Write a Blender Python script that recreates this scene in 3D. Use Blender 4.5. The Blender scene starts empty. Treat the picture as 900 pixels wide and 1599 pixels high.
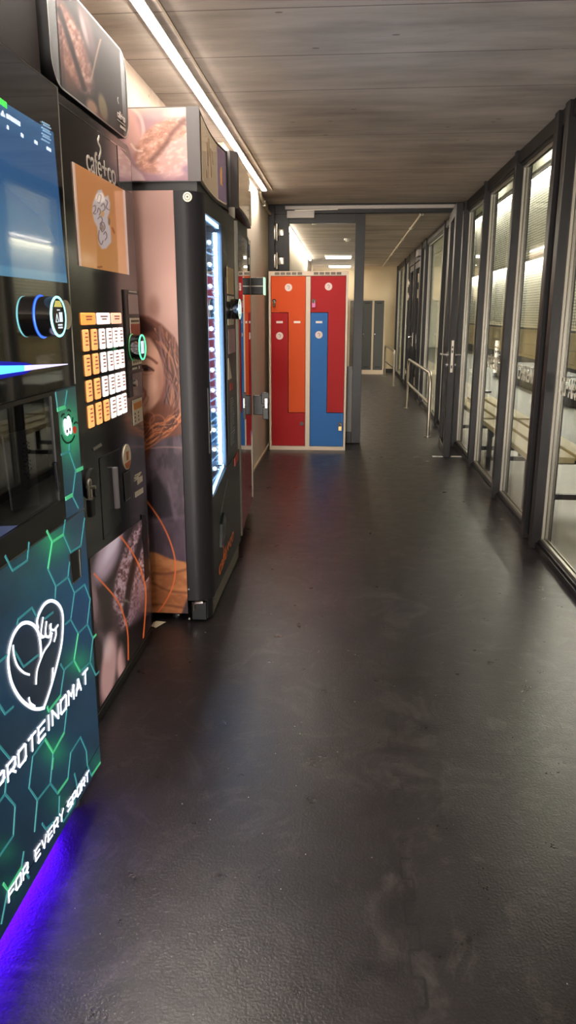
import bpy, bmesh, math, random
import numpy as np
from mathutils import Vector, Matrix
random.seed(7)
R = math.radians
S = bpy.context.scene
COL = S.collection

# ------------------------------------------------------------------ camera and reference frame
F_PX, PITCH, YAW, CAM_H = 1165.0, R(14.86), R(4.4), 1.42
cam_d = bpy.data.cameras.new('camera'); cam = bpy.data.objects.new('camera', cam_d); COL.objects.link(cam)
cam_d.sensor_fit = 'VERTICAL'; cam_d.sensor_height = 24.0; cam_d.lens = 24.0*F_PX/1599.0
cam_d.clip_start = 0.02; cam_d.clip_end = 200
cam.location = (0, 0, CAM_H); cam.rotation_euler = (R(90)-PITCH, 0, YAW)
S.camera = cam

def ray(x, y):
    u = (x-450)/F_PX; v = -(y-799.5)/F_PX
    fy = math.cos(PITCH)+v*math.sin(PITCH); fz = -math.sin(PITCH)+v*math.cos(PITCH)
    c, s = math.cos(YAW), math.sin(YAW)
    return Vector((c*u-s*fy, s*u+c*fy, fz))
def on_x(x, y, X0):
    d = ray(x, y); t = X0/d.x; return Vector((X0, t*d.y, CAM_H+t*d.z))
def on_y(x, y, Y0):
    d = ray(x, y); t = Y0/d.y; return Vector((t*d.x, Y0, CAM_H+t*d.z))
def on_z(x, y, Z0=0.0):
    d = ray(x, y); t = (Z0-CAM_H)/d.z; return Vector((t*d.x, t*d.y, Z0))
def plan(X, Y, Z):
    """design coordinates of the measured drawing for the printed artwork (numpy arrays)"""
    c, s = math.cos(-YAW), math.sin(-YAW)
    qx = c*X-s*Y; qy = s*X+c*Y; qz = Z-CAM_H
    z = qy*math.cos(PITCH)-qz*math.sin(PITCH); up = qy*math.sin(PITCH)+qz*math.cos(PITCH)
    return 450+F_PX*qx/z, 799.5-F_PX*up/z

# ------------------------------------------------------------------ colours and materials
def lin(c):
    c = np.asarray(c, float)/255.0
    return np.where(c <= 0.04045, c/12.92, ((c+0.055)/1.055)**2.4)
def rgba(c):
    l = lin(c); return (float(l[0]), float(l[1]), float(l[2]), 1.0)

MATS = {}
def new_mat(name):
    m = bpy.data.materials.new(name); m.use_nodes = True
    nt = m.node_tree
    return m, nt, nt.nodes['Principled BSDF']
def mat(name, col, rough=0.5, metal=0.0, emit=None, es=0.0, bump=0.0, bscale=60.0, var=0.0, vscale=6.0, spec=0.5, coat=0.0):
    if name in MATS: return MATS[name]
    m, nt, b = new_mat(name)
    b.inputs['Base Color'].default_value = rgba(col)
    b.inputs['Roughness'].default_value = rough
    b.inputs['Metallic'].default_value = metal
    b.inputs['Specular IOR Level'].default_value = spec
    b.inputs['Coat Weight'].default_value = coat
    b.inputs['Coat Roughness'].default_value = 0.03
    if emit is not None:
        b.inputs['Emission Color'].default_value = rgba(emit); b.inputs['Emission Strength'].default_value = es
    if bump or var:
        geo = nt.nodes.new('ShaderNodeNewGeometry')
        n = nt.nodes.new('ShaderNodeTexNoise'); n.inputs['Detail'].default_value = 4
        nt.links.new(geo.outputs['Position'], n.inputs['Vector'])
        n.inputs['Scale'].default_value = bscale if bump else vscale
        if bump:
            bp = nt.nodes.new('ShaderNodeBump'); bp.inputs['Strength'].default_value = bump; bp.inputs['Distance'].default_value = 0.01
            nt.links.new(n.outputs['Fac'], bp.inputs['Height']); nt.links.new(bp.outputs['Normal'], b.inputs['Normal'])
        if var:
            n2 = nt.nodes.new('ShaderNodeTexNoise'); n2.inputs['Scale'].default_value = vscale; n2.inputs['Detail'].default_value = 5
            nt.links.new(geo.outputs['Position'], n2.inputs['Vector'])
            mx = nt.nodes.new('ShaderNodeMix'); mx.data_type = 'RGBA'
            c = lin(col)
            mx.inputs[6].default_value = (*[float(v*(1-var)) for v in c], 1); mx.inputs[7].default_value = (*[float(min(1, v*(1+var))) for v in c], 1)
            nt.links.new(n2.outputs['Fac'], mx.inputs[0]); nt.links.new(mx.outputs[2], b.inputs['Base Color'])
    MATS[name] = m
    return m

def print_mat(name, rough=0.35, es=0.0, coat=0.0, spec=0.4):
    if name in MATS: return MATS[name]
    m, nt, b = new_mat(name)
    a = nt.nodes.new('ShaderNodeAttribute'); a.attribute_name = 'Col'
    nt.links.new(a.outputs['Color'], b.inputs['Base Color'])
    b.inputs['Roughness'].default_value = rough; b.inputs['Coat Weight'].default_value = coat; b.inputs['Specular IOR Level'].default_value = spec
    if es:
        nt.links.new(a.outputs['Color'], b.inputs['Emission Color']); b.inputs['Emission Strength'].default_value = es
    MATS[name] = m
    return m

def glass_mat(name, tint, r0=0.04, k=0.9, power=5.0, rough=0.0):
    """clear sheet glass: transparent with angle-dependent mirror reflection"""
    m = bpy.data.materials.new(name); m.use_nodes = True; nt = m.node_tree; nt.nodes.clear()
    out = nt.nodes.new('ShaderNodeOutputMaterial'); mix = nt.nodes.new('ShaderNodeMixShader')
    tr = nt.nodes.new('ShaderNodeBsdfTransparent'); gl = nt.nodes.new('ShaderNodeBsdfGlossy')
    tr.inputs['Color'].default_value = (*tint, 1); gl.inputs['Roughness'].default_value = rough
    lw = nt.nodes.new('ShaderNodeLayerWeight'); lw.inputs['Blend'].default_value = 0.5
    p = nt.nodes.new('ShaderNodeMath'); p.operation = 'POWER'; p.inputs[1].default_value = power
    ma = nt.nodes.new('ShaderNodeMath'); ma.operation = 'MULTIPLY_ADD'; ma.inputs[1].default_value = k; ma.inputs[2].default_value = r0
    nt.links.new(lw.outputs['Facing'], p.inputs[0]); nt.links.new(p.outputs[0], ma.inputs[0]); nt.links.new(ma.outputs[0], mix.inputs[0])
    nt.links.new(tr.outputs[0], mix.inputs[1]); nt.links.new(gl.outputs[0], mix.inputs[2]); nt.links.new(mix.outputs[0], out.inputs['Surface'])
    MATS[name] = m
    return m

def math_node(nt, op, a=None, b=None, c=None):
    n = nt.nodes.new('ShaderNodeMath'); n.operation = op
    for i, v in enumerate((a, b, c)):
        if v is None: continue
        if isinstance(v, (int, float)): n.inputs[i].default_value = v
        else: nt.links.new(v, n.inputs[i])
    return n.outputs[0]

def concrete_mat(name, lo, hi, stretch=(0.5, 9.0, 9.0), seams=None, rough=0.75):
    m, nt, b = new_mat(name)
    geo = nt.nodes.new('ShaderNodeNewGeometry')
    mp = nt.nodes.new('ShaderNodeMapping'); mp.inputs['Scale'].default_value = stretch
    nt.links.new(geo.outputs['Position'], mp.inputs['Vector'])
    n1 = nt.nodes.new('ShaderNodeTexNoise'); n1.inputs['Scale'].default_value = 1.6; n1.inputs['Detail'].default_value = 8; n1.inputs['Roughness'].default_value = 0.65
    nt.links.new(mp.outputs[0], n1.inputs['Vector'])
    n2 = nt.nodes.new('ShaderNodeTexNoise'); n2.inputs['Scale'].default_value = 1.1; n2.inputs['Detail'].default_value = 3
    nt.links.new(geo.outputs['Position'], n2.inputs['Vector'])
    n3 = nt.nodes.new('ShaderNodeTexNoise'); n3.inputs['Scale'].default_value = 30; n3.inputs['Detail'].default_value = 2
    nt.links.new(mp.outputs[0], n3.inputs['Vector'])
    s = math_node(nt, 'MULTIPLY_ADD', n1.outputs['Fac'], 0.75, math_node(nt, 'MULTIPLY', n2.outputs['Fac'], 0.5))
    ramp = nt.nodes.new('ShaderNodeValToRGB')
    ramp.color_ramp.elements[0].position = 0.42; ramp.color_ramp.elements[0].color = rgba(lo)
    ramp.color_ramp.elements[1].position = 0.82; ramp.color_ramp.elements[1].color = rgba(hi)
    nt.links.new(s, ramp.inputs[0])
    colour = ramp.outputs[0]
    # small dark air-hole pits
    mp2 = nt.nodes.new('ShaderNodeMapping'); mp2.inputs['Scale'].default_value = (3.2, 7.0, 7.0)
    nt.links.new(geo.outputs['Position'], mp2.inputs['Vector'])
    vo = nt.nodes.new('ShaderNodeTexVoronoi'); vo.inputs['Scale'].default_value = 1.0; vo.inputs['Randomness'].default_value = 1.0
    nt.links.new(mp2.outputs[0], vo.inputs['Vector'])
    pit = math_node(nt, 'LESS_THAN', vo.outputs['Distance'], 0.055)
    dark = pit
    if seams:
        sep = nt.nodes.new('ShaderNodeSeparateXYZ'); nt.links.new(geo.outputs['Position'], sep.inputs[0])
        wob = math_node(nt, 'MULTIPLY_ADD', n2.outputs['Fac'], 0.02, -0.01)
        yy = math_node(nt, 'ADD', sep.outputs['Y'], wob)
        for sy in seams:
            d = math_node(nt, 'ABSOLUTE', math_node(nt, 'SUBTRACT', yy, sy))
            l = math_node(nt, 'MULTIPLY', math_node(nt, 'LESS_THAN', d, 0.005), math_node(nt, 'GREATER_THAN', n1.outputs['Fac'], 0.40))
            dark = math_node(nt, 'MAXIMUM', dark, l)
    mx = nt.nodes.new('ShaderNodeMix'); mx.data_type = 'RGBA'
    nt.links.new(math_node(nt, 'MULTIPLY', dark, 0.6), mx.inputs[0]); nt.links.new(colour, mx.inputs[6]); mx.inputs[7].default_value = rgba((52, 44, 38))
    nt.links.new(mx.outputs[2], b.inputs['Base Color'])
    b.inputs['Roughness'].default_value = rough
    bp = nt.nodes.new('ShaderNodeBump'); bp.inputs['Strength'].default_value = 0.25; bp.inputs['Distance'].default_value = 0.01
    nt.links.new(math_node(nt, 'SUBTRACT', math_node(nt, 'MULTIPLY_ADD', n3.outputs['Fac'], 0.3, n1.outputs['Fac']), dark), bp.inputs['Height'])
    nt.links.new(bp.outputs['Normal'], b.inputs['Normal'])
    MATS[name] = m
    return m

def floor_mat():
    m, nt, b = new_mat('rubber_floor')
    geo = nt.nodes.new('ShaderNodeNewGeometry')
    sep = nt.nodes.new('ShaderNodeSeparateXYZ'); nt.links.new(geo.outputs['Position'], sep.inputs[0])
    X, Y = sep.outputs['X'], sep.outputs['Y']
    def noise(sc, det=4, rough=0.55, dist=0.0):
        n = nt.nodes.new('ShaderNodeTexNoise'); n.inputs['Scale'].default_value = sc; n.inputs['Detail'].default_value = det
        n.inputs['Roughness'].default_value = rough; n.inputs['Distortion'].default_value = dist
        nt.links.new(geo.outputs['Position'], n.inputs['Vector']); return n.outputs['Fac']
    big, mid, fine, scuff = noise(1.3, 5), noise(9, 6, 0.7), noise(140, 3), noise(3.2, 8, 0.75, 2.5)
    ramp = nt.nodes.new('ShaderNodeValToRGB')
    ramp.color_ramp.elements[0].position = 0.30; ramp.color_ramp.elements[0].color = rgba((18, 14, 16))
    ramp.color_ramp.elements[1].position = 0.72; ramp.color_ramp.elements[1].color = rgba((39, 33, 36))
    nt.links.new(math_node(nt, 'MULTIPLY_ADD', big, 0.55, math_node(nt, 'MULTIPLY', mid, 0.45)), ramp.inputs[0])
    # puzzle joint between the mats, along the corridor and across it
    def joint(a, along, period, amp, pos):
        t = math_node(nt, 'FRACT', math_node(nt, 'DIVIDE', along, period))
        sq = math_node(nt, 'MULTIPLY_ADD', math_node(nt, 'GREATER_THAN', t, 0.5), 2*amp, -amp)
        d1 = math_node(nt, 'LESS_THAN', math_node(nt, 'ABSOLUTE', math_node(nt, 'SUBTRACT', math_node(nt, 'SUBTRACT', a, pos), sq)), 0.0034)
        edge = math_node(nt, 'MINIMUM', math_node(nt, 'ABSOLUTE', math_node(nt, 'SUBTRACT', t, 0.5)), math_node(nt, 'MINIMUM', t, math_node(nt, 'SUBTRACT', 1.0, t)))
        d2 = math_node(nt, 'MULTIPLY', math_node(nt, 'LESS_THAN', edge, 0.03), math_node(nt, 'LESS_THAN', math_node(nt, 'ABSOLUTE', math_node(nt, 'SUBTRACT', a, pos)), amp))
        return d1, d2
    j1, j1b = joint(X, Y, 0.15, 0.014, 0.185)
    brk = math_node(nt, 'GREATER_THAN', noise(2.1, 2), 0.45)
    seam = math_node(nt, 'MULTIPLY', math_node(nt, 'MAXIMUM', math_node(nt, 'MULTIPLY', j1, brk), j1b), 0.85)
    for py in (-0.4, 2.24, 2.775, 4.4, 6.05, 7.7, 9.3, 10.9, 12.5):
        d = math_node(nt, 'LESS_THAN', math_node(nt, 'ABSOLUTE', math_node(nt, 'SUBTRACT', math_node(nt, 'MULTIPLY_ADD', mid, 0.02, Y), py+0.01)), 0.0036)
        seam = math_node(nt, 'MAXIMUM', seam, math_node(nt, 'MULTIPLY', d, 0.6))
    # pale flecks
    vo = nt.nodes.new('ShaderNodeTexVoronoi'); vo.inputs['Scale'].default_value = 9.0
    nt.links.new(geo.outputs['Position'], vo.inputs['Vector'])
    fleck = math_node(nt, 'LESS_THAN', vo.outputs['Distance'], 0.028)
    sc = math_node(nt, 'MULTIPLY_ADD', scuff, 4.0, -2.05)
    n_c = nt.nodes.new('ShaderNodeClamp'); nt.links.new(sc, n_c.inputs[0]); sc = math_node(nt, 'MULTIPLY', n_c.outputs[0], 0.42)
    fg = math_node(nt, 'MULTIPLY_ADD', fine, 2.4, -1.2); n_f = nt.nodes.new('ShaderNodeClamp'); nt.links.new(fg, n_f.inputs[0]); sc = math_node(nt, 'ADD', sc, math_node(nt, 'MULTIPLY', n_f.outputs[0], 0.16))
    m1 = nt.nodes.new('ShaderNodeMix'); m1.data_type = 'RGBA'; nt.links.new(sc, m1.inputs[0]); nt.links.new(ramp.outputs[0], m1.inputs[6]); m1.inputs[7].default_value = rgba((112, 104, 100))
    m2 = nt.nodes.new('ShaderNodeMix'); m2.data_type = 'RGBA'; nt.links.new(math_node(nt, 'MULTIPLY', fleck, 0.5), m2.inputs[0]); nt.links.new(m1.outputs[2], m2.inputs[6]); m2.inputs[7].default_value = rgba((150, 145, 140))
    m3 = nt.nodes.new('ShaderNodeMix'); m3.data_type = 'RGBA'; nt.links.new(seam, m3.inputs[0]); nt.links.new(m2.outputs[2], m3.inputs[6]); m3.inputs[7].default_value = rgba((14, 12, 12))
    nt.links.new(m3.outputs[2], b.inputs['Base Color'])
    nt.links.new(math_node(nt, 'MULTIPLY_ADD', mid, 0.30, 0.17), b.inputs['Roughness'])
    b.inputs['Specular IOR Level'].default_value = 0.75
    bp = nt.nodes.new('ShaderNodeBump'); bp.inputs['Strength'].default_value = 0.35; bp.inputs['Distance'].default_value = 0.004
    nt.links.new(math_node(nt, 'SUBTRACT', math_node(nt, 'MULTIPLY_ADD', fine, 0.7, mid), math_node(nt, 'MULTIPLY', seam, 1.5)), bp.inputs['Height'])
    nt.links.new(bp.outputs['Normal'], b.inputs['Normal'])
    MATS['rubber_floor'] = m
    return m

# ------------------------------------------------------------------ mesh builder
WL = {}
class MB:
    def __init__(s): s.bm = bmesh.new(); s.mi = 0
    def mark(s, faces):
        for f in faces: f.material_index = s.mi
    def box(s, x0, x1, y0, y1, z0, z1, bev=0.0, seg=2):
        r = bmesh.ops.create_cube(s.bm, size=1.0); vs = r['verts']
        for v in vs:
            v.co = Vector(((x0+x1)/2+v.co.x*(x1-x0), (y0+y1)/2+v.co.y*(y1-y0), (z0+z1)/2+v.co.z*(z1-z0)))
        fs = list({f for v in vs for f in v.link_faces}); s.mark(fs)
        if bev:
            es = list({e for v in vs for e in v.link_edges})
            r = bmesh.ops.bevel(s.bm, geom=es, offset=bev, segments=seg, profile=0.5, affect='EDGES'); s.mark(r['faces'])
        return s
    def prism(s, pts, vec):
        """closed polygon (3D points) extruded by vec"""
        vec = Vector(vec); a = [s.bm.verts.new(Vector(p)) for p in pts]; b = [s.bm.verts.new(Vector(p)+vec) for p in pts]
        n = len(pts); fs = [s.bm.faces.new(a[::-1]), s.bm.faces.new(b)]
        for i in range(n): fs.append(s.bm.faces.new((a[i], a[(i+1) % n], b[(i+1) % n], b[i])))
        s.mark(fs); return s
    def planz(s, xy, z0, z1): return s.prism([(x, y, z0) for x, y in xy], (0, 0, z1-z0))
    def cyl(s, p0, p1, r, seg=20, r1=None):
        p0, p1 = Vector(p0), Vector(p1); d = p1-p0
        q = d.to_track_quat('Z', 'Y'); r1 = r if r1 is None else r1
        rr = bmesh.ops.create_cone(s.bm, cap_ends=True, segments=seg, radius1=r, radius2=r1, depth=d.length)
        M = Matrix.Translation((p0+p1)/2) @ q.to_matrix().to_4x4()
        bmesh.ops.transform(s.bm, matrix=M, verts=rr['verts'])
        s.mark({f for v in rr['verts'] for f in v.link_faces}); return s
    def ball(s, p, r, seg=12, sc=(1, 1, 1)):
        rr = bmesh.ops.create_uvsphere(s.bm, u_segments=seg, v_segments=max(6, seg//2+2), radius=r)
        bmesh.ops.transform(s.bm, matrix=Matrix.Translation(Vector(p)) @ Matrix.Diagonal((*sc, 1)), verts=rr['verts'])
        s.mark({f for v in rr['verts'] for f in v.link_faces}); return s
    def tube(s, path, r, seg=10, closed=False):
        pts = [Vector(p) for p in path]; n = len(pts); rings = []; up = None
        for i, p in enumerate(pts):
            if closed: t = pts[(i+1) % n]-pts[i-1]
            else: t = pts[min(i+1, n-1)]-pts[max(i-1, 0)]
            t.normalize()
            if up is None: up = t.orthogonal().normalized()
            up = (up-t*up.dot(t)).normalized(); w = t.cross(up)
            rings.append([s.bm.verts.new(p+up*r*math.cos(2*math.pi*k/seg)+w*r*math.sin(2*math.pi*k/seg)) for k in range(seg)])
        fs = []
        for i in range(n if closed else n-1):
            A, B = rings[i], rings[(i+1) % n]
            for k in range(seg): fs.append(s.bm.faces.new((A[k], A[(k+1) % seg], B[(k+1) % seg], B[k])))
        if not closed: fs += [s.bm.faces.new(rings[0][::-1]), s.bm.faces.new(rings[-1])]
        s.mark(fs); return s
    def torus(s, c, axis, R0, r, seg=32):
        axis = Vector(axis).normalized(); u = axis.orthogonal().normalized(); w = axis.cross(u); c = Vector(c)
        return s.tube([c+u*R0*math.cos(2*math.pi*k/seg)+w*R0*math.sin(2*math.pi*k/seg) for k in range(seg)], r, 8, True)
    # flat work on a plane x = X0 facing +X
    def plate_x(s, yz, X0, t=0.002): return s.prism([(X0, y, z) for y, z in yz], (-t, 0, 0))
    def px_x(s, pts, X0, t=0.002):
        P = [on_x(x, y, X0) for x, y in pts]; return s.prism(P, (-t, 0, 0))
    def stroke(s, P, nrm, w, t=0.0015):
        """ribbon of width w along the points P lying on a plane with normal nrm"""
        P = [Vector(p) for p in P]; nrm = Vector(nrm)
        L, Rr = [], []
        n = len(P)
        for i in range(n):
            d = P[min(i+1, n-1)]-P[max(i-1, 0)]
            if d.length < 1e-9: d = Vector((0, 1, 0))
            d.normalize(); k = nrm.cross(d); k.normalize()
            L.append(P[i]+k*w/2); Rr.append(P[i]-k*w/2)
        fs = []
        f0 = [(s.bm.verts.new(a), s.bm.verts.new(b)) for a, b in zip(L, Rr)]
        b0 = [(s.bm.verts.new(a-nrm*t), s.bm.verts.new(b-nrm*t)) for a, b in zip(L, Rr)]
        for i in range(n-1):
            fs.append(s.bm.faces.new((f0[i][0], f0[i][1], f0[i+1][1], f0[i+1][0])))
            fs.append(s.bm.faces.new((b0[i][1], b0[i][0], b0[i+1][0], b0[i+1][1])))
            fs.append(s.bm.faces.new((f0[i][1], b0[i][1], b0[i+1][1], f0[i+1][1])))
            fs.append(s.bm.faces.new((b0[i][0], f0[i][0], f0[i+1][0], b0[i+1][0])))
        fs.append(s.bm.faces.new((f0[0][1], f0[0][0], b0[0][0], b0[0][1])))
        fs.append(s.bm.faces.new((f0[-1][0], f0[-1][1], b0[-1][1], b0[-1][0])))
        s.mark(fs); return s
    def stroke_px(s, pts, X0, w, t=0.0015, smooth=False):
        if smooth: pts = spline(pts)
        return s.stroke([on_x(x, y, X0) for x, y in pts], (1, 0, 0), w, t)
    def build(s, name, mats, parent=None, smooth=False, angle=35):
        me = bpy.data.meshes.new(name)
        bmesh.ops.recalc_face_normals(s.bm, faces=s.bm.faces)
        wl = WL.get(parent.name, Vector()) if parent else Vector()
        if wl.length: bmesh.ops.translate(s.bm, vec=-wl, verts=s.bm.verts)
        s.bm.to_mesh(me); s.bm.free()
        for m in (mats if isinstance(mats, (list, tuple)) else [mats]): me.materials.append(m)
        if smooth:
            me.shade_smooth(); me.set_sharp_from_angle(angle=R(angle))
        o = bpy.data.objects.new(name, me); COL.objects.link(o)
        if parent: o.parent = parent; WL[o.name] = wl
        return o

def spline(pts, n=6):
    P = [np.array(p, float) for p in pts]; out = []
    for i in range(len(P)-1):
        p0, p1, p2, p3 = P[max(i-1, 0)], P[i], P[i+1], P[min(i+2, len(P)-1)]
        for k in range(n):
            t = k/n
            out.append(0.5*((2*p1)+(-p0+p2)*t+(2*p0-5*p1+4*p2-p3)*t*t+(-p0+3*p1-3*p2+p3)*t**3))
    out.append(P[-1]); return [tuple(o) for o in out]

def merge(dst, *srcs):
    """printed pattern becomes part of the sheet it is printed on"""
    bm = bmesh.new(); bm.from_mesh(dst.data)
    for o in srcs:
        base = len(dst.data.materials)
        for m in o.data.materials: dst.data.materials.append(m)
        n0 = len(bm.faces); bm.from_mesh(o.data); bm.faces.ensure_lookup_table()
        for f in bm.faces[n0:]: f.material_index += base
    bm.to_mesh(dst.data); bm.free()
    for o in srcs:
        me = o.data; bpy.data.objects.remove(o); bpy.data.meshes.remove(me)
def tag(o, label, cat, group=None, kind=None):
    o['label'] = label; o['category'] = cat
    if group: o['group'] = group
    if kind: o['kind'] = kind
    return o
def thing(name, label, cat, loc, group=None):
    o = bpy.data.objects.new(name, None); COL.objects.link(o); o.location = loc
    o.empty_display_size = 0.1; WL[o.name] = Vector(loc)
    return tag(o, label, cat, group)
def structure(o, label=None):
    o['kind'] = 'structure'
    if label: o['label'] = label
    return o
def copy_tree(src, loc, parent=None):
    c = src.copy(); COL.objects.link(c)
    if parent: c.parent = parent
    if loc is not None: c.location = loc
    for ch in list(src.children): copy_tree(ch, None, c)
    return c

# ------------------------------------------------------------------ painted prints (colour attribute on a dense grid)
_rng = np.random.RandomState(11)
_TAB = _rng.rand(256, 256)
def vnoise(x, y):
    xi = np.floor(x).astype(int); yi = np.floor(y).astype(int); fx = x-xi; fy = y-yi
    fx = fx*fx*(3-2*fx); fy = fy*fy*(3-2*fy)
    g = lambda a, b: _TAB[a % 256, b % 256]
    return (g(xi, yi)*(1-fx)+g(xi+1, yi)*fx)*(1-fy)+(g(xi, yi+1)*(1-fx)+g(xi+1, yi+1)*fx)*fy
def fbm(x, y, o=4):
    s = 0; a = 0.5; t = 0
    for i in range(o): s = s+a*vnoise(x*2**i+17*i, y*2**i+31*i); t += a; a *= 0.5
    return s/t
def sstep(e0, e1, x):
    t = np.clip((x-e0)/(e1-e0), 0, 1); return t*t*(3-2*t)
class Paint:
    def __init__(s, P, Q, base): s.P, s.Q = P, Q; s.C = np.ones(P.shape+(3,))*np.array(base, float)
    def mix(s, m, c):
        m = np.clip(m, 0, 1)[..., None]; s.C = s.C*(1-m)+np.asarray(c, float)*m
    def ell(s, cx, cy, rx, ry, ang=0, soft=0.15):
        a = R(ang); dx, dy = s.P-cx, s.Q-cy
        u = (dx*math.cos(a)+dy*math.sin(a))/rx; v = (-dx*math.sin(a)+dy*math.cos(a))/ry
        d = np.sqrt(u*u+v*v); return 1-sstep(1-soft, 1+soft, d)
    def line(s, pts, w, soft=1.0, curve=True):
        if curve: pts = spline(pts)
        d = np.full(s.P.shape, 1e9)
        for (x0, y0), (x1, y1) in zip(pts[:-1], pts[1:]):
            L = (x1-x0)**2+(y1-y0)**2+1e-9
            t = np.clip(((s.P-x0)*(x1-x0)+(s.Q-y0)*(y1-y0))/L, 0, 1)
            d = np.minimum(d, np.hypot(s.P-x0-t*(x1-x0), s.Q-y0-t*(y1-y0)))
        return 1-sstep(max(w-soft, 0), w+soft, d)
    def poly(s, pts, soft=2.0):
        ins = np.zeros(s.P.shape, bool); d = np.full(s.P.shape, 1e9); n = len(pts)
        for i in range(n):
            x0, y0 = pts[i]; x1, y1 = pts[(i+1) % n]
            c = ((y0 > s.Q) != (y1 > s.Q)) & (s.P < (x1-x0)*(s.Q-y0)/((y1-y0) if y1 != y0 else 1e-9)+x0)
            ins ^= c
            L = (x1-x0)**2+(y1-y0)**2+1e-9
            t = np.clip(((s.P-x0)*(x1-x0)+(s.Q-y0)*(y1-y0))/L, 0, 1)
            d = np.minimum(d, np.hypot(s.P-x0-t*(x1-x0), s.Q-y0-t*(y1-y0)))
        sd = np.where(ins, d, -d); return sstep(-soft, soft, sd)
    def grain(s, amt, sx=0.6, sy=0.6, seed=0, mask=None):
        n = (fbm(s.P*sx+seed, s.Q*sy+seed*1.7)-0.5)*2*amt
        if mask is not None: n = n*mask
        s.C = s.C*(1+n[..., None])

def print_panel(name, c00, c10, c11, c01, nu, nv, paint, m, parent, thick=0.003, round_c=None):
    """sheet with corners c00 (u0,v0) c10 c11 c01 carrying a painted print; sides and back close it"""
    c00, c10, c11, c01 = [np.array(c, float) for c in (c00, c10, c11, c01)]
    U, V = np.meshgrid(np.linspace(0, 1, nu), np.linspace(0, 1, nv))
    W = (c00[None, None]*((1-U)*(1-V))[..., None]+c10*(U*(1-V))[..., None]+c11*(U*V)[..., None]+c01*((1-U)*V)[..., None])
    P, Q = plan(W[..., 0], W[..., 1], W[..., 2])
    col = lin(np.clip(paint(P, Q, U, V), 0, 255))
    nrm = np.cross(c10-c00, c01-c00); nrm /= np.linalg.norm(nrm)
    idx = np.arange(nu*nv).reshape(nv, nu)
    fa = np.stack([idx[:-1, :-1], idx[:-1, 1:], idx[1:, 1:], idx[1:, :-1]], -1).reshape(-1, 4)
    cor = [idx[0, 0], idx[0, -1], idx[-1, -1], idx[-1, 0]]
    verts = W.reshape(-1, 3); nb = len(verts)
    back = np.array([verts[i]-nrm*thick for i in cor])
    verts = np.vstack([verts, back])
    faces = fa.tolist()
    ring = [list(idx[0, :]), list(idx[:, -1]), list(idx[-1, ::-1]), list(idx[::-1, 0])]
    for k in range(4):
        faces.append([nb+(k+1) % 4, nb+k][::-1]+ring[k][::-1] if False else [nb+k]+ring[k]+[nb+(k+1) % 4])
    faces.append([nb+3, nb+2, nb+1, nb])
    wl = WL.get(parent.name, Vector()) if parent else Vector()
    me = bpy.data.meshes.new(name); me.from_pydata((verts-np.array(wl)).tolist(), [], faces); me.update()
    a = me.color_attributes.new('Col', 'FLOAT_COLOR', 'POINT')
    full = np.ones((len(verts), 4)); full[:nb, :3] = col.reshape(-1, 3); full[nb:, :3] = 0.02
    a.data.foreach_set('color', full.ravel()); me.materials.append(m)
    o = bpy.data.objects.new(name, me); COL.objects.link(o)
    if parent: o.parent = parent; WL[o.name] = wl
    return o

# ------------------------------------------------------------------ lettering
GL = {  # stroke letters on a unit box (x right, y up)
 'P': [[(0, 0), (0, 1), (.85, 1), (1, .9), (1, .5), (.85, .4), (.1, .4)]],
 'R': [[(0, 0), (0, 1), (.85, 1), (1, .9), (1, .5), (.85, .4), (.1, .4)], [(.5, .4), (1, 0)]],
 'O': [[(.12, 0), (0, .12), (0, .88), (.12, 1), (.88, 1), (1, .88), (1, .12), (.88, 0), (.12, 0)]],
 'T': [[(0, 1), (1, 1)], [(.5, 1), (.5, 0)]],
 'E': [[(1, 1), (0, 1), (0, 0), (1, 0)], [(0, .5), (.85, .5)]],
 'I': [[(.5, 0), (.5, 1)]],
 'N': [[(0, 0), (0, 1), (1, 0), (1, 1)]],
 'M': [[(0, 0), (0, 1), (.5, .45), (1, 1), (1, 0)]],
 'A': [[(0, 0), (.5, 1), (1, 0)], [(.22, .35), (.78, .35)]],
 'F': [[(1, 1), (0, 1), (0, 0)], [(0, .52), (.85, .52)]],
 'V': [[(0, 1), (.5, 0), (1, 1)]],
 'Y': [[(0, 1), (.5, .5), (1, 1)], [(.5, .5), (.5, 0)]],
 'S': [[(1, 1), (.1, 1), (0, .9), (0, .6), (.1, .5), (.9, .5), (1, .4), (1, .1), (.9, 0), (0, 0)]],
 'C': [[(1, 1), (.12, 1), (0, .88), (0, .12), (.12, 0), (1, 0)]],
}
def letters_x(mb, text, X0, y0, y1, zb0, zb1, h, w, italic=0.0, gap=0.28):
    """stroke lettering on the plane x = X0, running along +Y from y0 to y1"""
    unit = []
    for ch in text: unit.append(0.55 if ch in ' ' else (0.35 if ch == 'I' else 1.0))
    tot = sum(unit)+gap*(len(text)-1); k = (y1-y0)/tot; p = 0
    for ch, un in zip(text, unit):
        if ch != ' ':
            for st in GL[ch]:
                P = []
                for gx, gy in st:
                    gx = (gx-.5)*un/1.0+.5*un if ch != 'I' else un/2
                    yy = y0+(p+gx)*k+italic*gy*h; zz = zb0+(zb1-zb0)*(yy-y0)/(y1-y0)+gy*h
                    P.append((X0, yy, zz))
                for a, b in zip(P[:-1], P[1:]):
                    a, b = Vector(a), Vector(b); d = (b-a).normalized()*w*0.45
                    mb.stroke([a-d, b+d], (1, 0, 0), w)
        p += un+gap
    return mb

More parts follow.
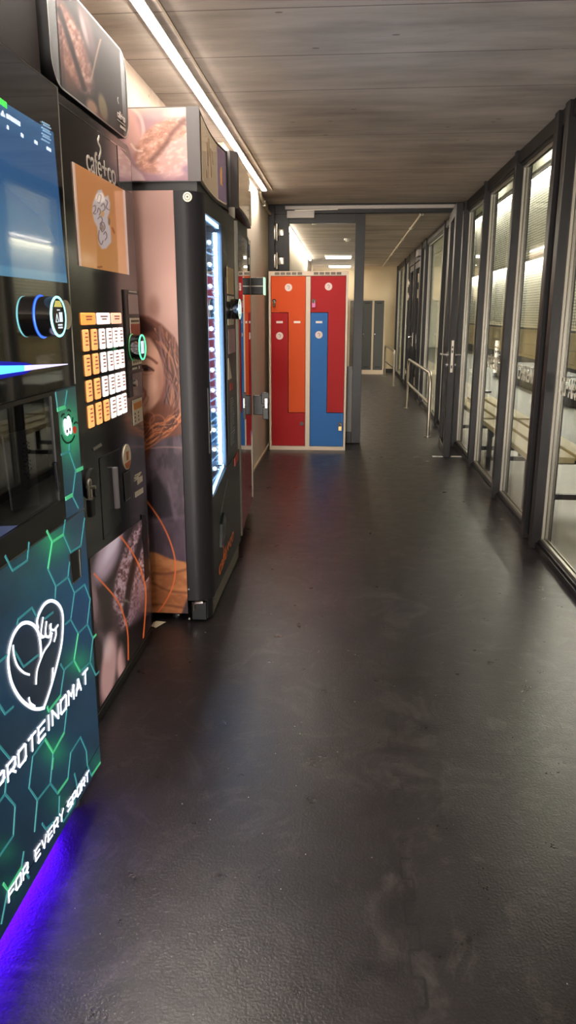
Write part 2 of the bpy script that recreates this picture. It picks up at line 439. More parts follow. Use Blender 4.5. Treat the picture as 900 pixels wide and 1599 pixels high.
def font_text(name, text, size_h, m, parent, origin, right, up, width=None, ext=0.001, bold=0.0):
    """outlined lettering from the built-in font, as a mesh on the plane spanned by right and up"""
    cu = bpy.data.curves.new(name, 'FONT'); cu.body = text; cu.size = 1.0; cu.extrude = 0.0; cu.offset = bold
    to = bpy.data.objects.new(name+'_tmp', cu); COL.objects.link(to)
    dg = bpy.context.evaluated_depsgraph_get(); dg.update()
    me = bpy.data.meshes.new_from_object(to.evaluated_get(dg)); bpy.data.objects.remove(to)
    co = np.array([v.co for v in me.vertices]); mn, mx = co.min(0), co.max(0)
    sx = (width/(mx[0]-mn[0])) if width else size_h/(mx[1]-mn[1]); sy = size_h/(mx[1]-mn[1])
    r, u = Vector(right).normalized(), Vector(up).normalized(); nrm = r.cross(u); o0 = Vector(origin)
    wl = WL.get(parent.name, Vector()) if parent else Vector()
    for v in me.vertices: v.co = o0+r*((v.co.x-mn[0])*sx)+u*((v.co.y-mn[1])*sy)-wl
    bm = bmesh.new(); bm.from_mesh(me)
    ex = bmesh.ops.extrude_face_region(bm, geom=bm.faces[:])
    bmesh.ops.translate(bm, vec=nrm*ext, verts=[g for g in ex['geom'] if isinstance(g, bmesh.types.BMVert)])
    bmesh.ops.recalc_face_normals(bm, faces=bm.faces); bm.to_mesh(me); bm.free()
    me.name = name; me.materials.clear(); me.materials.append(m)
    o = bpy.data.objects.new(name, me); COL.objects.link(o)
    if parent: o.parent = parent; WL[o.name] = wl
    return o

# ================================================================== THE SETTING
CEIL = 2.54
M_CEIL = concrete_mat('board_concrete_ceiling', (132, 122, 112), (204, 193, 181), (0.55, 2.6, 2.6),
                      seams=(-1.2, -0.3, 0.9, 1.9, 2.65, 3.21, 3.75, 4.29, 5.31, 5.85, 6.53, 7.3, 9.6, 11.0, 12.5, 14.57, 16.2, 17.8))
M_WALL = concrete_mat('smooth_concrete_wall', (222, 206, 184), (240, 226, 206), (2.0, 2.0, 1.0))
M_FLOOR = floor_mat()
M_CREAM = mat('cream_paint', (214, 198, 168), 0.8, var=0.05, vscale=2.0)
M_FRAME = mat('anthracite_metal', (13, 10, 10), 0.4, 0.0, bump=0.03, bscale=200, spec=.35)
M_BEAD = mat('aluminium_bead', (165, 160, 148), 0.35, 0.85)
M_BLACK = mat('black_plastic', (22, 21, 22), 0.42)
M_STEEL = mat('brushed_steel', (190, 182, 168), 0.28, 1.0)
M_CHROME = mat('chrome', (215, 212, 208), 0.22, 0.75)
M_WHITE = mat('white_plastic', (225, 220, 212), 0.5)
M_GLASS = glass_mat('window_glass', (0.93, 0.94, 0.915), 0.05, 0.55, 4.0)
M_LED = mat('led_diffuser', (255, 250, 240), 0.5, emit=(255, 245, 232), es=95.0)

def wall_box(name, m, *b): return structure(MB().box(*b).build(name, m))
wall_box('floor', M_FLOOR, -1.80, 1.30, -4.0, 19.2, -0.12, 0.0)
wall_box('ceiling', M_CEIL, -1.80, 1.30, -4.0, 19.2, CEIL, CEIL+0.2)
# alcove behind the machines and the concrete return beside the door
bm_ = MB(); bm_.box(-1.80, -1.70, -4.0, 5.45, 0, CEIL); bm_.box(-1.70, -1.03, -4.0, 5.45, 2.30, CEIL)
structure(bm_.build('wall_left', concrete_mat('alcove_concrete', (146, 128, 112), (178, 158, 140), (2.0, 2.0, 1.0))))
bm_ = MB(); bm_.box(-1.80, -0.858, 5.45, 19.2, 0, CEIL)
structure(bm_.build('wall_left.001', M_WALL))
structure(MB().box(-0.858, -0.838, 5.47, 8.38, 0.0, 0.018).build('baseboard_left', mat('worn_skirting', (170, 152, 128), 0.6)))
wall_box('wall_back', M_WALL, -1.80, 1.30, -4.1, -4.0, 0, CEIL)
wall_box('wall_far', M_CREAM, -1.80, 1.30, 19.2, 19.3, 0, CEIL)
structure(MB().box(-0.85, 1.20, 19.17, 19.2, 0.0, 0.09).build('baseboard_far', mat('dark_skirting', (40, 36, 34), 0.6)))

# hall beyond the glazing
M_HWALL = mat('hall_plaster', (226, 224, 208), 0.85, var=0.06, vscale=1.5)
M_HFLOOR = mat('hall_floor', (140, 130, 113), 0.45, var=0.12, vscale=3.0, bump=0.05, bscale=80)
M_HDARK = mat('hall_dark_rubber', (66, 66, 58), 0.55, var=0.15, vscale=4.0)
structure(MB().box(1.30, 2.6, -4.0, 34, -0.12, 0.0).build('floor.001', M_HFLOOR))
structure(MB().box(2.6, 5.0, -4.0, 34, -0.12, 0.0).build('floor.002', M_HDARK))
wall_box('wall_right', M_HWALL, 5.0, 5.1, -4.0, 34, 0, 6.0)
wall_box('wall_hall_end', M_HWALL, 1.20, 5.1, 34, 34.1, 0, 6.0)
wall_box('wall_hall_back', M_HWALL, 1.20, 5.1, -4.1, -4.0, 0, 6.0)
wall_box('ceiling.001', M_HWALL, 1.10, 5.1, -4.1, 34.1, 6.0, 6.1)
wall_box('wall_hall_upper', M_HWALL, 1.12, 1.30, -4.0, 34, CEIL+0.2, 6.0)
wall_box('wall_hall_side', M_HWALL, 1.22, 1.30, 19.2, 34, 0, CEIL+0.2)
# timber wainscot of the hall wall
M_TAN = mat('plywood_panel', (206, 184, 140), 0.55, var=0.12, vscale=2.5)
mb = MB()
for k in range(16):
    y0 = -3.0+k*2.3; mb.box(4.965, 5.0, y0, y0+2.26, 0.34, 0.62); mb.box(4.965, 5.0, y0, y0+2.26, 0.635, 0.98)
mb.box(4.83, 5.0, -3, 33, 0.985, 1.02); mb.box(4.94, 5.0, -3, 33, 0.26, 0.335)
structure(mb.build('trim_1', M_TAN))
structure(MB().box(4.955, 5.0, -3, 33, 0.0, 0.25).build('baseboard_right', mat('dark_kickboard', (52, 52, 46), 0.6)))

# glazed partition: frame posts, rails, beads, panes (one window each)
GX = 1.21
posts = [(4.56, 4.64), (4.78, 4.86), (5.87, 5.93), (7.12, 7.18), (8.30, 8.44)]
far_posts = [(9.98, 10.05), (12.22, 12.29), (12.95, 13.10), (14.2, 14.3), (15.35, 15.5), (16.55, 16.7), (19.05, 19.17)]
bays = [(-3.6, -1.2), (-1.14, 1.2), (1.26, 2.9), (2.96, 4.56), (4.86, 5.87), (5.93, 7.12), (7.18, 8.30), (8.55, 9.98), (10.05, 12.22), (12.29, 12.95), (15.5, 16.55), (16.7, 19.05)]
def frame_bars(mb, y0, y1, zlo=0.07, zhi=2.44):
    mb.box(GX, GX+0.075, y0-0.06, y0, 0, CEIL, 0.003); mb.box(GX, GX+0.075, y1, y1+0.06, 0, CEIL, 0.003)
n = 0
for (y0, y1) in bays:
    n += 1
    mb = MB()
    mb.box(GX+0.002, GX+0.075, y0, y1, 2.44, CEIL, 0.002); mb.box(GX+0.002, GX+0.075, y0, y1, 0.0, 0.055, 0.002)
    w = structure(mb.build('window_%d' % n, M_FRAME))
    mb = MB(); t = 0.016
    for xa, xb in ((GX+0.020, GX+0.036), (GX+0.048, GX+0.058)):
        mb.box(xa, xb, y0, y0+t, 0.055, 2.44); mb.box(xa, xb, y1-t, y1, 0.055, 2.44)
        mb.box(xa, xb, y0+t, y1-t, 0.055, 0.055+t); mb.box(xa, xb, y0+t, y1-t, 2.44-t, 2.44)
    mb.build('glazing_bead', M_BEAD, w)
    MB().box(GX+0.038, GX+0.046, y0+0.004, y1-0.004, 0.06, 2.435).build('pane', M_GLASS, w)
allp = posts+far_posts+[(2.90, 2.96), (1.20, 1.26), (-1.20, -1.14), (-3.7, -3.6)]
for i, (a, b) in enumerate(allp):
    mb = MB(); dep = 0.035 if b < 9 else 0.03
    mb.box(GX-dep, GX+0.085, a, b, 0, CEIL, 0.004)
    structure(mb.build('trim_%d' % (i+2), M_FRAME))
mb = MB(); mb.box(GX+0.03, GX+0.06, 4.64, 4.78, 0, CEIL)
structure(mb.build('trim_30', M_BLACK))
mb = MB(); mb.box(GX-0.012, GX+0.0, -3.6, 8.30, 2.455, CEIL); mb.box(GX-0.012, GX, 8.55, 19.1, 2.455, CEIL)
structure(mb.build('trim_31', M_FRAME))
mb = MB(); mb.box(GX-0.01, GX+0.0, -3.6, 8.30, 0, 0.04); mb.box(GX-0.01, GX, 8.55, 19.1, 0, 0.04)
structure(mb.build('trim_32', M_FRAME))

# closed glazed leaf of the corridor door (left) with hinges, closer and slide rail
DY = 8.42
door = MB()
door.box(-0.857, -0.79, DY, DY+0.09, 0, CEIL, 0.003)          # jamb
door.box(-0.79, 1.17, DY, DY+0.09, 2.445, CEIL, 0.003)         # head
d1 = structure(door.build('door_1', M_FRAME))
mb = MB(); z0, z1 = 0.005, 2.44
mb.box(-0.785, -0.636, DY-0.012, DY+0.06, z0, z1, 0.003); mb.box(0.068, 0.170, DY-0.012, DY+0.06, z0, z1, 0.003)
mb.box(-0.636, 0.068, DY-0.012, DY+0.06, 2.35, z1, 0.002); mb.box(-0.636, 0.068, DY-0.012, DY+0.06, z0, 0.135, 0.002)
leaf = mb.build('door_leaf', M_FRAME, d1)
MB().box(-0.64, 0.072, DY+0.018, DY+0.026, 0.13, 2.355).build('pane', M_GLASS, leaf)
MB().box(-0.636, 0.066, DY-0.004, DY+0.012, 0.135, 0.86).build('kick_panel', mat('galvanised_sheet', (120, 119, 116), 0.5, 0.2), leaf)
for zc in (2.26, 1.97, 0.25):
    mb = MB(); mb.cyl((-0.765, DY-0.03, zc-0.085), (-0.765, DY-0.03, zc+0.085), 0.017, 16)
    mb.box(-0.752, -0.69, DY-0.022, DY-0.008, zc-0.035, zc+0.035, 0.003); mb.box(-0.80, -0.778, DY-0.022, DY-0.002, zc-0.07, zc+0.07, 0.002)
    mb.build('hinge', M_STEEL, d1, True)
MB().box(-0.657, -0.365, DY-0.065, DY-0.012, 2.395, 2.468, 0.004).build('door_closer', mat('silver_grey_paint', (160, 152, 145), 0.4, 0.3), leaf)
mb = MB(); mb.box(-0.677, 1.128, DY-0.035, DY, 2.483, 2.520, 0.003)
mb.build('slide_rail', mat('silver_grey_paint', (160, 152, 145), 0.4, 0.3), d1)
mb = MB(); mb.prism([(-0.58, DY-0.045, 2.468), (-0.57, DY-0.045, 2.476), (-0.12, DY-0.045, 2.483), (-0.12, DY-0.045, 2.477)], (0, 0.012, 0))
mb.build('closer_arm', M_STEEL, d1)

# right leaf swung open towards the viewer along the glazing
mb = MB()
mb.box(1.005, 1.068, 7.605, 7.70, 0.006, 2.43, 0.003)          # lock stile, edge towards the viewer
mb.box(1.045, 1.105, 8.30, 8.41, 0.006, 2.43, 0.003)           # hinge stile
mb.prism([(1.01, 7.70, 0.006), (1.066, 7.70, 0.006), (1.103, 8.30, 0.006), (1.047, 8.30, 0.006)], (0, 0, 0.07))
mb.prism([(1.01, 7.70, 2.33), (1.066, 7.70, 2.33), (1.103, 8.30, 2.33), (1.047, 8.30, 2.33)], (0, 0, 0.10))
d2 = structure(mb.build('door_2', M_FRAME))
MB().prism([(1.034, 7.69, 0.07), (1.042, 7.69, 0.07), (1.079, 8.31, 0.07), (1.071, 8.31, 0.07)], (0, 0, 2.27)).build('pane', M_GLASS, d2)
mb = MB()
for a in (0.004, 0.046):
    mb.prism([(1.012+a, 7.70, 0.076), (1.020+a, 7.70, 0.076), (1.057+a-0.008, 8.30, 0.076), (1.049+a-0.008, 8.30, 0.076)], (0, 0, 0.022))
mb.build('glazing_bead', M_BEAD, d2)
mb = MB(); mb.box(1.026, 1.050, 7.600, 7.606, 0.86, 1.17, 0.001); pl = mb.build('lock_plate', M_STEEL, d2)
for za, zb_, nm_ in ((1.05, 1.075, 'latch'), (1.095, 1.115, 'latch_slot'), (0.90, 0.93, 'bolt_slot')): MB().box(1.031, 1.044, 7.597, 7.601, za, zb_).build(nm_, M_BLACK, pl)
for sx, xs in ((-1, 1.005), (1, 1.068)):
    mb = MB(); mb.cyl((xs, 7.655, 1.03), (xs+sx*0.012, 7.655, 1.03), 0.026, 20)
    mb.cyl((xs+sx*0.01, 7.655, 1.03), (xs+sx*0.055, 7.655, 1.03), 0.010, 12); mb.tube([(xs+sx*0.05, 7.655, 1.03), (xs+sx*0.055, 7.67, 1.03), (xs+sx*0.055, 7.78, 1.03)], 0.010, 10)
    mb.build('handle', M_CHROME, d2, True)
    mb = MB(); mb.cyl((xs, 7.655, 0.93), (xs+sx*0.012, 7.655, 0.93), 0.024, 20); mb.cyl((xs+sx*0.01, 7.655, 0.935), (xs+sx*0.02, 7.655, 0.935), 0.009, 12)
    mb.build('lock_cylinder', M_CHROME, d2, True)

# glazed double door far along the right side
mb = MB()
mb.box(GX-0.02, GX+0.07, 13.10, 15.35, 2.30, CEIL, 0.003)
d3 = structure(mb.build('door_3', M_FRAME))
for y0, y1 in ((13.12, 14.19), (14.31, 15.33)):
    mb = MB()
    mb.box(GX-0.012, GX+0.05, y0, y0+0.1, 0.01, 2.29, 0.003); mb.box(GX-0.012, GX+0.05, y1-0.1, y1, 0.01, 2.29, 0.003)
    mb.box(GX-0.012, GX+0.05, y0+0.1, y1-0.1, 0.01, 0.12, 0.002); mb.box(GX-0.012, GX+0.05, y0+0.1, y1-0.1, 2.19, 2.29, 0.002)
    lf = mb.build('door_leaf', M_FRAME, d3)
    MB().box(GX+0.015, GX+0.023, y0+0.095, y1-0.095, 0.11, 2.2).build('pane', M_GLASS, lf)
    for zc in (2.0, 1.75, 0.3):
        mb = MB(); yy = y0 if y0 < 14 else y1
        mb.cyl((GX-0.035, yy, zc-0.07), (GX-0.035, yy, zc+0.07), 0.016, 12); mb.box(GX-0.03, GX-0.012, yy-0.05, yy+0.05, zc-0.03, zc+0.03)
        mb.build('hinge', M_STEEL, lf)
mb = MB(); mb.cyl((GX-0.012, 14.12, 1.02), (GX-0.09, 14.12, 1.02), 0.012, 12); mb.tube([(GX-0.085, 14.12, 1.02), (GX-0.09, 14.0, 1.02)], 0.012, 10)
mb.box(GX-0.018, GX-0.011, 14.10, 14.15, 0.85, 1.08); mb.build('handle', M_CHROME, d3)
mb = MB(); mb.box(GX-0.08, GX-0.02, 12.98, 13.35, 2.34, 2.44, 0.004); mb.build('door_closer', mat('silver_grey_paint', (160, 152, 145)), d3)

# ================================================================== LIGHTS OF THE PLACE, AND AN ADDED FILL LAMP
def led_strip(name, x, y0, y1, label, drop=0.018, m=None):
    t = thing(name, label, 'ceiling light', (x, (y0+y1)/2, CEIL))
    mb = MB(); mb.box(x-0.026, x+0.026, y0, y1, CEIL-0.012, CEIL-0.001); mb.build('housing', M_WHITE, t)
    MB().box(x-0.0175, x+0.0175, y0+0.005, y1-0.005, CEIL-drop, CEIL-0.012, 0.003).build('diffuser', m or M_LED, t)
    return t
led_strip('ceiling_light', -0.790, 0.9, 7.42, 'long glowing white light strip along the ceiling above the vending machines')
led_strip('ceiling_light', -0.80, 9.0, 16.5, 'glowing light strip on the ceiling beyond the glass door', 0.030, mat('far_led', (255, 250, 240), .5, emit=(255, 245, 232), es=48.0))
for y0_, y1_, l_ in ((15.3, 16.0, 'flat light panel on the ceiling beyond the glass door'), (18.3, 19.0, 'flat light panel on the ceiling right above the grey lockers')):
    t_ = thing('ceiling_light', l_, 'ceiling light', (-.2, y0_, CEIL)); MB().box(-.47, .07, y0_, y1_, CEIL-.03, CEIL-.001, .003).build('frame', M_WHITE, t_); MB().box(-.45, .05, y0_+.02, y1_-.02, CEIL-.036, CEIL-.03).build('diffuser', mat('panel_led', (255, 250, 240), .5, emit=(255, 245, 230), es=9.0), t_)
mb = MB(); mb.box(-0.725, -0.715, -3.9, 7.42, CEIL-0.006, CEIL)
structure(mb.build('trim_33', mat('beige_joint', (150, 132, 110), 0.7)))

M_HLED = mat('hall_led', (255, 250, 230), 0.5, emit=(255, 251, 236), es=185.0)
def hall_light(zc, y0, y1, label, r):
    t = thing('wall_light', label, 'wall light', (4.99, (y0+y1)/2, zc), 'hall wall light lines')
    mb = MB(); mb.box(4.862, 4.875, y0, y1, zc-0.05, zc+0.05); mb.box(4.875, 4.998, y0, y1, zc+0.036, zc+0.05); mb.build('housing', M_WHITE, t)
    MB().box(4.885, 4.985, y0, y1, zc+0.005, zc+0.03, 0.004).build('diffuser', M_HLED, t)
hall_light(2.86, 10.0, 32.0, 'lower of the two long light lines on the hall wall behind the glass', 0)
hall_light(4.95, 10.0, 32.0, 'upper of the two long light lines on the hall wall behind the glass', 1)
M_HPAN = mat('hall_panel_light', (255, 252, 240), 0.5, emit=(255, 250, 238), es=32.0)
for i, yy in enumerate((11.0, 16.0, 21.0, 27.0)):
    t = thing('ceiling_light', 'flat glowing panel light on the tall hall ceiling behind the glass', 'ceiling light', (4.3, yy, 6.0), 'hall ceiling panels')
    MB().box(3.7, 4.9, yy-0.35, yy+0.35, 5.95, 5.995).build('frame', M_WHITE, t)
    MB().box(3.74, 4.86, yy-0.31, yy+0.31, 5.935, 5.95).build('diffuser', M_HPAN, t)

def area(name, loc, rot, sx, sy, e, col):
    l = bpy.data.lights.new(name, 'AREA'); l.shape = 'RECTANGLE'; l.size = sx; l.size_y = sy; l.energy = e; l.color = col
    o = bpy.data.objects.new(name, l); COL.objects.link(o); o.location = loc; o.rotation_euler = rot; return o
area('fill_light', (-0.42, -3.0, 0.7), (R(138), 0, R(-5)), 0.75, 1.4, 330, (1.0, 0.935, 0.86))  # added unseen lamp behind the viewer, brightens ceiling and front faces
w = bpy.data.worlds.new('world'); S.world = w; w.use_nodes = True
w.node_tree.nodes['Background'].inputs[0].default_value = (0.9, 0.85, 0.8, 1); w.node_tree.nodes['Background'].inputs[1].default_value = 0.02

S.view_settings.view_transform = 'Standard'; S.view_settings.look = 'None'
S.view_settings.exposure = 0.45; S.view_settings.gamma = 1.0; S.view_settings.use_curve_mapping = False
S.cycles.use_denoising = True; S.cycles.max_bounces = 10; S.cycles.transparent_max_bounces = 24; S.cycles.sample_clamp_indirect = 6.0

# ================================================================== PROTEIN DRINK MACHINE (nearest, left)
M_SHELL = mat('black_shell', (22, 21, 23), 0.4, bump=0.02, bscale=250, spec=.4)
M_GLOSS = mat('black_gloss_front', (10, 10, 12), 0.05, spec=1.0, coat=1.0)
M_DARKIN = mat('dark_interior', (14, 14, 16), 0.6)
M_TRIMLINE = mat('silver_edge_line', (150, 146, 140), 0.3, 0.9)
M_NEON = mat('white_backlit_print', (250, 250, 255), 0.5, emit=(235, 240, 255), es=0.95)
M_HEXL = mat('teal_line_print', (64, 140, 145), 0.5, emit=(54, 128, 136), es=0.42)
M_HEXG = mat('bright_green_line_print', (90, 200, 150), 0.5, emit=(84, 205, 140), es=0.36)
M_LITPRINT = print_mat('backlit_teal_print', 0.3, 0.45, 0.2)
m1 = thing('protein_vending_machine', 'dark teal hexagon patterned vending machine with white lettering and a purple glow beneath', 'vending machine', (-1.20, 1.5, 0.0))
FX = -0.72; Y0, Y1 = 1.08, 1.955
mb = MB(); mb.box(-1.62, FX-0.022, Y0, Y1-0.012, 0.12, 1.955, 0.006); mb.build('body', M_SHELL, m1)
for k, (fx, fy) in enumerate(((-0.80, 1.88), (-0.80, 1.14), (-1.55, 1.88), (-1.55, 1.14))):
    mb = MB(); mb.cyl((fx, fy, 0), (fx, fy, 0.03), 0.028, 16); mb.cyl((fx, fy, 0.03), (fx, fy, 0.13), 0.012, 10); mb.build('foot', mat('grey_foot', (96, 94, 96), 0.4, 0.5), m1, True)
# upper glossy front with the big touch screen
mb = MB(); mb.prism([(FX-0.02, Y0, 1.238), (FX-0.02, 1.962, 1.238), (FX-0.02, 1.985, 1.958), (FX-0.02, Y0, 1.958)], (0.02, 0, 0)); fp = mb.build('upper_front', M_GLOSS, m1)
mb = MB(); mb.stroke([(FX+0.001, Y0, 1.956), (FX+0.001, 1.984, 1.956), (FX+0.001, 1.961, 1.24)], (1, 0, 0), 0.004); mb.build('edge_trim', M_TRIMLINE, fp)
def paint_screen(P, Q, U, V):
    p = Paint(P, Q, (58, 98, 138))
    p.mix(sstep(0.0, 0.5, V)*0.6, (44, 80, 126)); p.mix(sstep(0.9, 1.0, V)*0.5, (70, 120, 160))
    p.mix(sstep(.855, .86, V)*(1-sstep(.925, .93, V))*0.35, (60, 110, 150))
    p.mix(sstep(.60, 0.35, V)*0.35, (84, 132, 164))
    p.mix(sstep(.06, .05, V)*0.5, (92, 150, 180))
    for k in range(8):
        for j, (u0, du) in enumerate(((.70, .10), (.86, .08), (.97, .06))): pass
    return p.C
scr = print_panel('screen', (FX+0.001, 1.20, 1.497), (FX+0.001, 1.953, 1.497), (FX+0.001, 1.932, 1.845), (FX+0.001, 1.20, 1.845), 60, 60, paint_screen, print_mat('screen_glow', 0.06, 0.62, 1.0, .8), m1, 0.001)
M_SCRW = mat('screen_white', (225, 232, 240), 0.4, emit=(210, 225, 240), es=0.7)
mb = MB()
XF = FX+0.0025
mb.stroke_px([(3, 179), (5, 174), (8, 182), (3, 179)], XF, 0.004, 0.001)
for a, b in (((11, 181), (17, 184)), ((18, 185), (32, 194))): mb.stroke_px([a, b], XF, 0.009, 0.001)
for a, b in (((12, 198), (14, 200)), ((34, 210), (37, 213)), ((55, 221), (59, 224)), ((74, 231), (80, 235))): mb.stroke_px([a, b], XF, 0.007, 0.001)
ic = mb.build('screen_icons', M_SCRW, scr)
mb = MB()
for a, b in (((0, 157), (3, 159)), ((4, 160), (7, 162)), ((8, 162.5), (11, 165))): mb.stroke_px([a, b], XF, 0.012, 0.001)
mb.build('screen_heading', mat('screen_green', (80, 220, 90), 0.4, emit=(80, 220, 90), es=0.7), scr)
mb = MB()
for k in range(7):
    a = (66+2*(k % 2), 190+4.5*k); mb.stroke_px([a, (a[0]+12, a[1]+6.5)], XF, 0.003, 0.001)
mb.build('screen_small_lines', mat('screen_pale', (150, 180, 200), 0.4, emit=(130, 160, 190), es=0.6), scr)
merge(scr, ic)
# round payment reader
tx, ty, tz = FX, 1.772, 1.414
mb = MB(); mb.cyl((tx, ty, tz), (tx+0.040, ty, tz), 0.0465, 40); rd = mb.build('card_reader', M_GLOSS, m1, True)
MB().torus((tx+0.040, ty, tz), (1, 0, 0), 0.0445, 0.0028, 40).build('light_ring', mat('cyan_ring', (150, 240, 250), 0.4, emit=(140, 235, 250), es=1.6), rd, True)
MB().torus((tx+0.001, ty, tz), (1, 0, 0), 0.048, 0.0022, 40).build('back_ring', mat('blue_ring', (60, 110, 255), 0.4, emit=(60, 110, 255), es=0.9), rd, True)
mb = MB(); mb.cyl((tx+0.040, ty, tz), (tx+0.0412, ty, tz), 0.041, 36); rs = mb.build('reader_screen', mat('reader_dark', (14, 16, 26), 0.1), rd, True)
mb = MB(); X2 = tx+0.042
mb.plate_x([(ty-.025, tz+.022), (ty+.025, tz+.022), (ty+.014, tz+.036), (ty-.014, tz+.036)], X2, .001); mb.build('yellow_band', mat('reader_yellow', (226, 214, 120), 0.5, emit=(226, 214, 120), es=0.4), rs)
mb = MB()
mb.plate_x([(ty+.004, tz-.012), (ty+.022, tz-.012), (ty+.022, tz+.01), (ty+.004, tz+.01)], X2, .001)
mb.stroke([(X2, ty-.020, tz-.012), (X2, ty-.012, tz+.006), (X2, ty-.003, tz-.012), (X2, ty-.020, tz-.012)], (1, 0, 0), .002)
for zz in (-.019, -.025): mb.plate_x([(ty-.008, tz+zz-.0018), (ty+.018, tz+zz-.0018), (ty+.018, tz+zz+.0018), (ty-.008, tz+zz+.0018)], X2, .001)
mb.plate_x([(ty-.008, tz+.014), (ty+.008, tz+.014), (ty+.008, tz+.0165), (ty-.008, tz+.0165)], X2, .001)
mb.build('reader_symbols', M_SCRW, rs)
c = on_x(105, 497, FX); mb = MB(); mb.cyl((FX, 1.925, 1.418), (FX+0.004, 1.925, 1.418), 0.036, 32); mb.build('round_sticker', mat('cream_sticker', (226, 216, 196), 0.5), m1, True)
# tapering blue light bar
mb = MB(); mb.px_x([(-40, 574), (0, 571), (38, 570.5), (38, 579.5), (0, 585), (-40, 590)], FX+0.003, 0.003); lb = mb.build('light_bar', mat('blue_light', (80, 150, 255), 0.4, emit=(60, 150, 255), es=2.6), m1)
mb = MB(); mb.px_x([(38, 570.5), (106, 568), (106, 569.2), (38, 579.5)], FX+0.003, 0.003); mb.build('light_bar_tip', mat('lavender_light', (210, 205, 245), 0.4, emit=(205, 200, 250), es=0.95), lb)
mb = MB(); mb.px_x([(-40, 566), (0, 564), (40, 566), (60, 572), (40, 584), (0, 592), (-40, 598)], FX+0.0015, 0.0015); mb.build('light_bar_rim', mat('deep_blue_light', (10, 14, 150), 0.3, emit=(8, 10, 160), es=0.55), lb)
# pick-up hatch: recess with a clear flap in front
zb, zt, yl, yr = 0.905, 1.232, Y0, 1.826
mb = MB(); mb.box(FX-0.020, FX, yl, yr, zt-0.006, zt+0.004); mb.box(FX-0.020, FX, yl, yr, zb-0.004, zb+0.055); mb.box(FX-0.020, FX, yr-0.035, yr, zb+0.05, zt-0.006)
h = mb.build('hatch_frame', M_BLACK, m1)
mb = MB(); mb.box(FX-0.1, FX-0.095, yl, yr, zb, zt); mb.box(FX-0.1, FX-0.02, yl, yr, zb+0.02, zb+0.03); mb.box(FX-0.1, FX-0.02, yr-0.01, yr, zb, zt)
mb.build('hatch_recess', M_DARKIN, h)
MB().box(FX-0.008, FX-0.004, yl, yr-0.033, zb+0.05, zt-0.006).build('flap', glass_mat('smoky_flap', (0.55, 0.56, 0.58), 0.06, 0.6, 4.0), h)
mb = MB(); mb.px_x([(5, 680), (52, 668), (62, 788), (20, 797)], FX-0.0105, 0.004); dp = mb.build('dispenser_plate', mat('grey_dispenser', (120, 120, 124), 0.4), h)
mb = MB()
for cx, cy in ((41.5, 703), (43.5, 731)):
    c = on_x(cx, cy, FX-0.0095)
    for k in range(18):
        r = 0.006+0.017*math.sqrt(k/18); a = k*2.399
        mb.cyl((c.x-0.001, c.y+r*math.cos(a), c.z+r*math.sin(a)), (c.x+0.0006, c.y+r*math.cos(a), c.z+r*math.sin(a)), 0.0024, 8)
mb.build('speaker_holes', M_BLACK, dp)
mb = MB(); mb.px_x([(0, 822), (37, 820), (30, 826), (0, 842)], FX-0.0105, 0.003); mb.build('drip_tray', mat('pale_tray', (190, 200, 235), 0.4, emit=(150, 170, 240), es=0.35), h)
mb = MB(); mb.tube([on_x(86.5, 722, FX-0.002), on_x(92.5, 770, FX-0.002)], 0.0045, 8); mb.build('flap_grip', mat('dark_grip', (40, 40, 44), 0.2, 0.3), h, True)

def hexglow(p, nodes):
    for (x, y, r, k) in nodes: p.mix(np.exp(-((p.P-x)**2+(p.Q-y)**2)/(r*r))*k, (40, 190, 110))
def paint_strip(P, Q, U, V):
    p = Paint(P, Q, (46, 62, 72)); p.mix(sstep(610, 700, Q)*0.5, (28, 84, 84)); p.mix(sstep(690, 800, Q)*0.7, (24, 56, 86))
    p.mix(np.exp(-(((P-109)/20)**2+((Q-672)/46)**2))*0.95, (52, 178, 122)); p.grain(.06, .3, .3)
    return p.C
gs = print_panel('side_print', (FX, 1.826, 0.905), (FX, 1.957, 0.898), (FX, 1.961, 1.234), (FX, 1.826, 1.232), 40, 90, paint_strip, M_LITPRINT, m1, 0.02)
XS = FX+0.0015
mb = MB()
for pl in ([(87.5, 612), (91, 640)], [(105.5, 610), (102, 635)], [(109.5, 693), (108.5, 706)], [(96, 710), (109, 705)], [(109, 705), (119, 735)], [(119, 735), (114, 775)], [(114, 775), (123, 793)]): mb.stroke_px(pl, XS, 0.005)
hx1 = mb.build('hexagon_print', M_HEXL, gs)
mb = MB()
for pl in ([(90, 640), (103, 635.5)], [(119, 735.5), (130, 730.5)], [(103, 779), (114, 772.5)]): mb.stroke_px(pl, XS, 0.010)
hx2 = mb.build('bright_hexagon_print', M_HEXG, gs)
merge(gs, hx1, hx2)
M_INK = mat('dark_green_ink', (6, 46, 22), 0.5)
mb = MB()
for pl in ([(96.5, 679), (99, 686), (103.5, 691), (108, 691.5), (113, 688), (117, 680)], [(96.5, 651), (98, 647.5), (101, 646.5)], [(105.5, 641.5), (108, 640), (111, 642.5)], [(100.5, 654.5), (102, 652), (104, 654)], [(106, 650), (107.8, 647.5), (109.5, 650)], [(113, 660), (114.5, 652)], [(116, 662), (119, 659), (122, 661)]): mb.stroke_px(pl, XS, 0.0045, smooth=True)
sm = mb.build('smile_print', M_INK, gs)
mb = MB()
for cx, cy, rx, ry in ((104, 667, 3.4, 13.5), (109.0, 663.5, 3.2, 14.5)): mb.px_x([(cx+rx*math.cos(a)+ry*0.14*math.sin(a), cy+ry*math.sin(a)) for a in np.linspace(0, 2*math.pi, 20, endpoint=False)], XS+0.0008, 0.001)
mb.build('eyes_print', M_NEON, sm)
mb = MB()
for cx, cy in ((105.2, 673.5), (109.5, 670.5)): mb.px_x([(cx+1.0*math.cos(a), cy+3.0*math.sin(a)) for a in np.linspace(0, 2*math.pi, 12, endpoint=False)], XS+0.0016, 0.001)
mb.build('pupils_print', M_BLACK, sm)
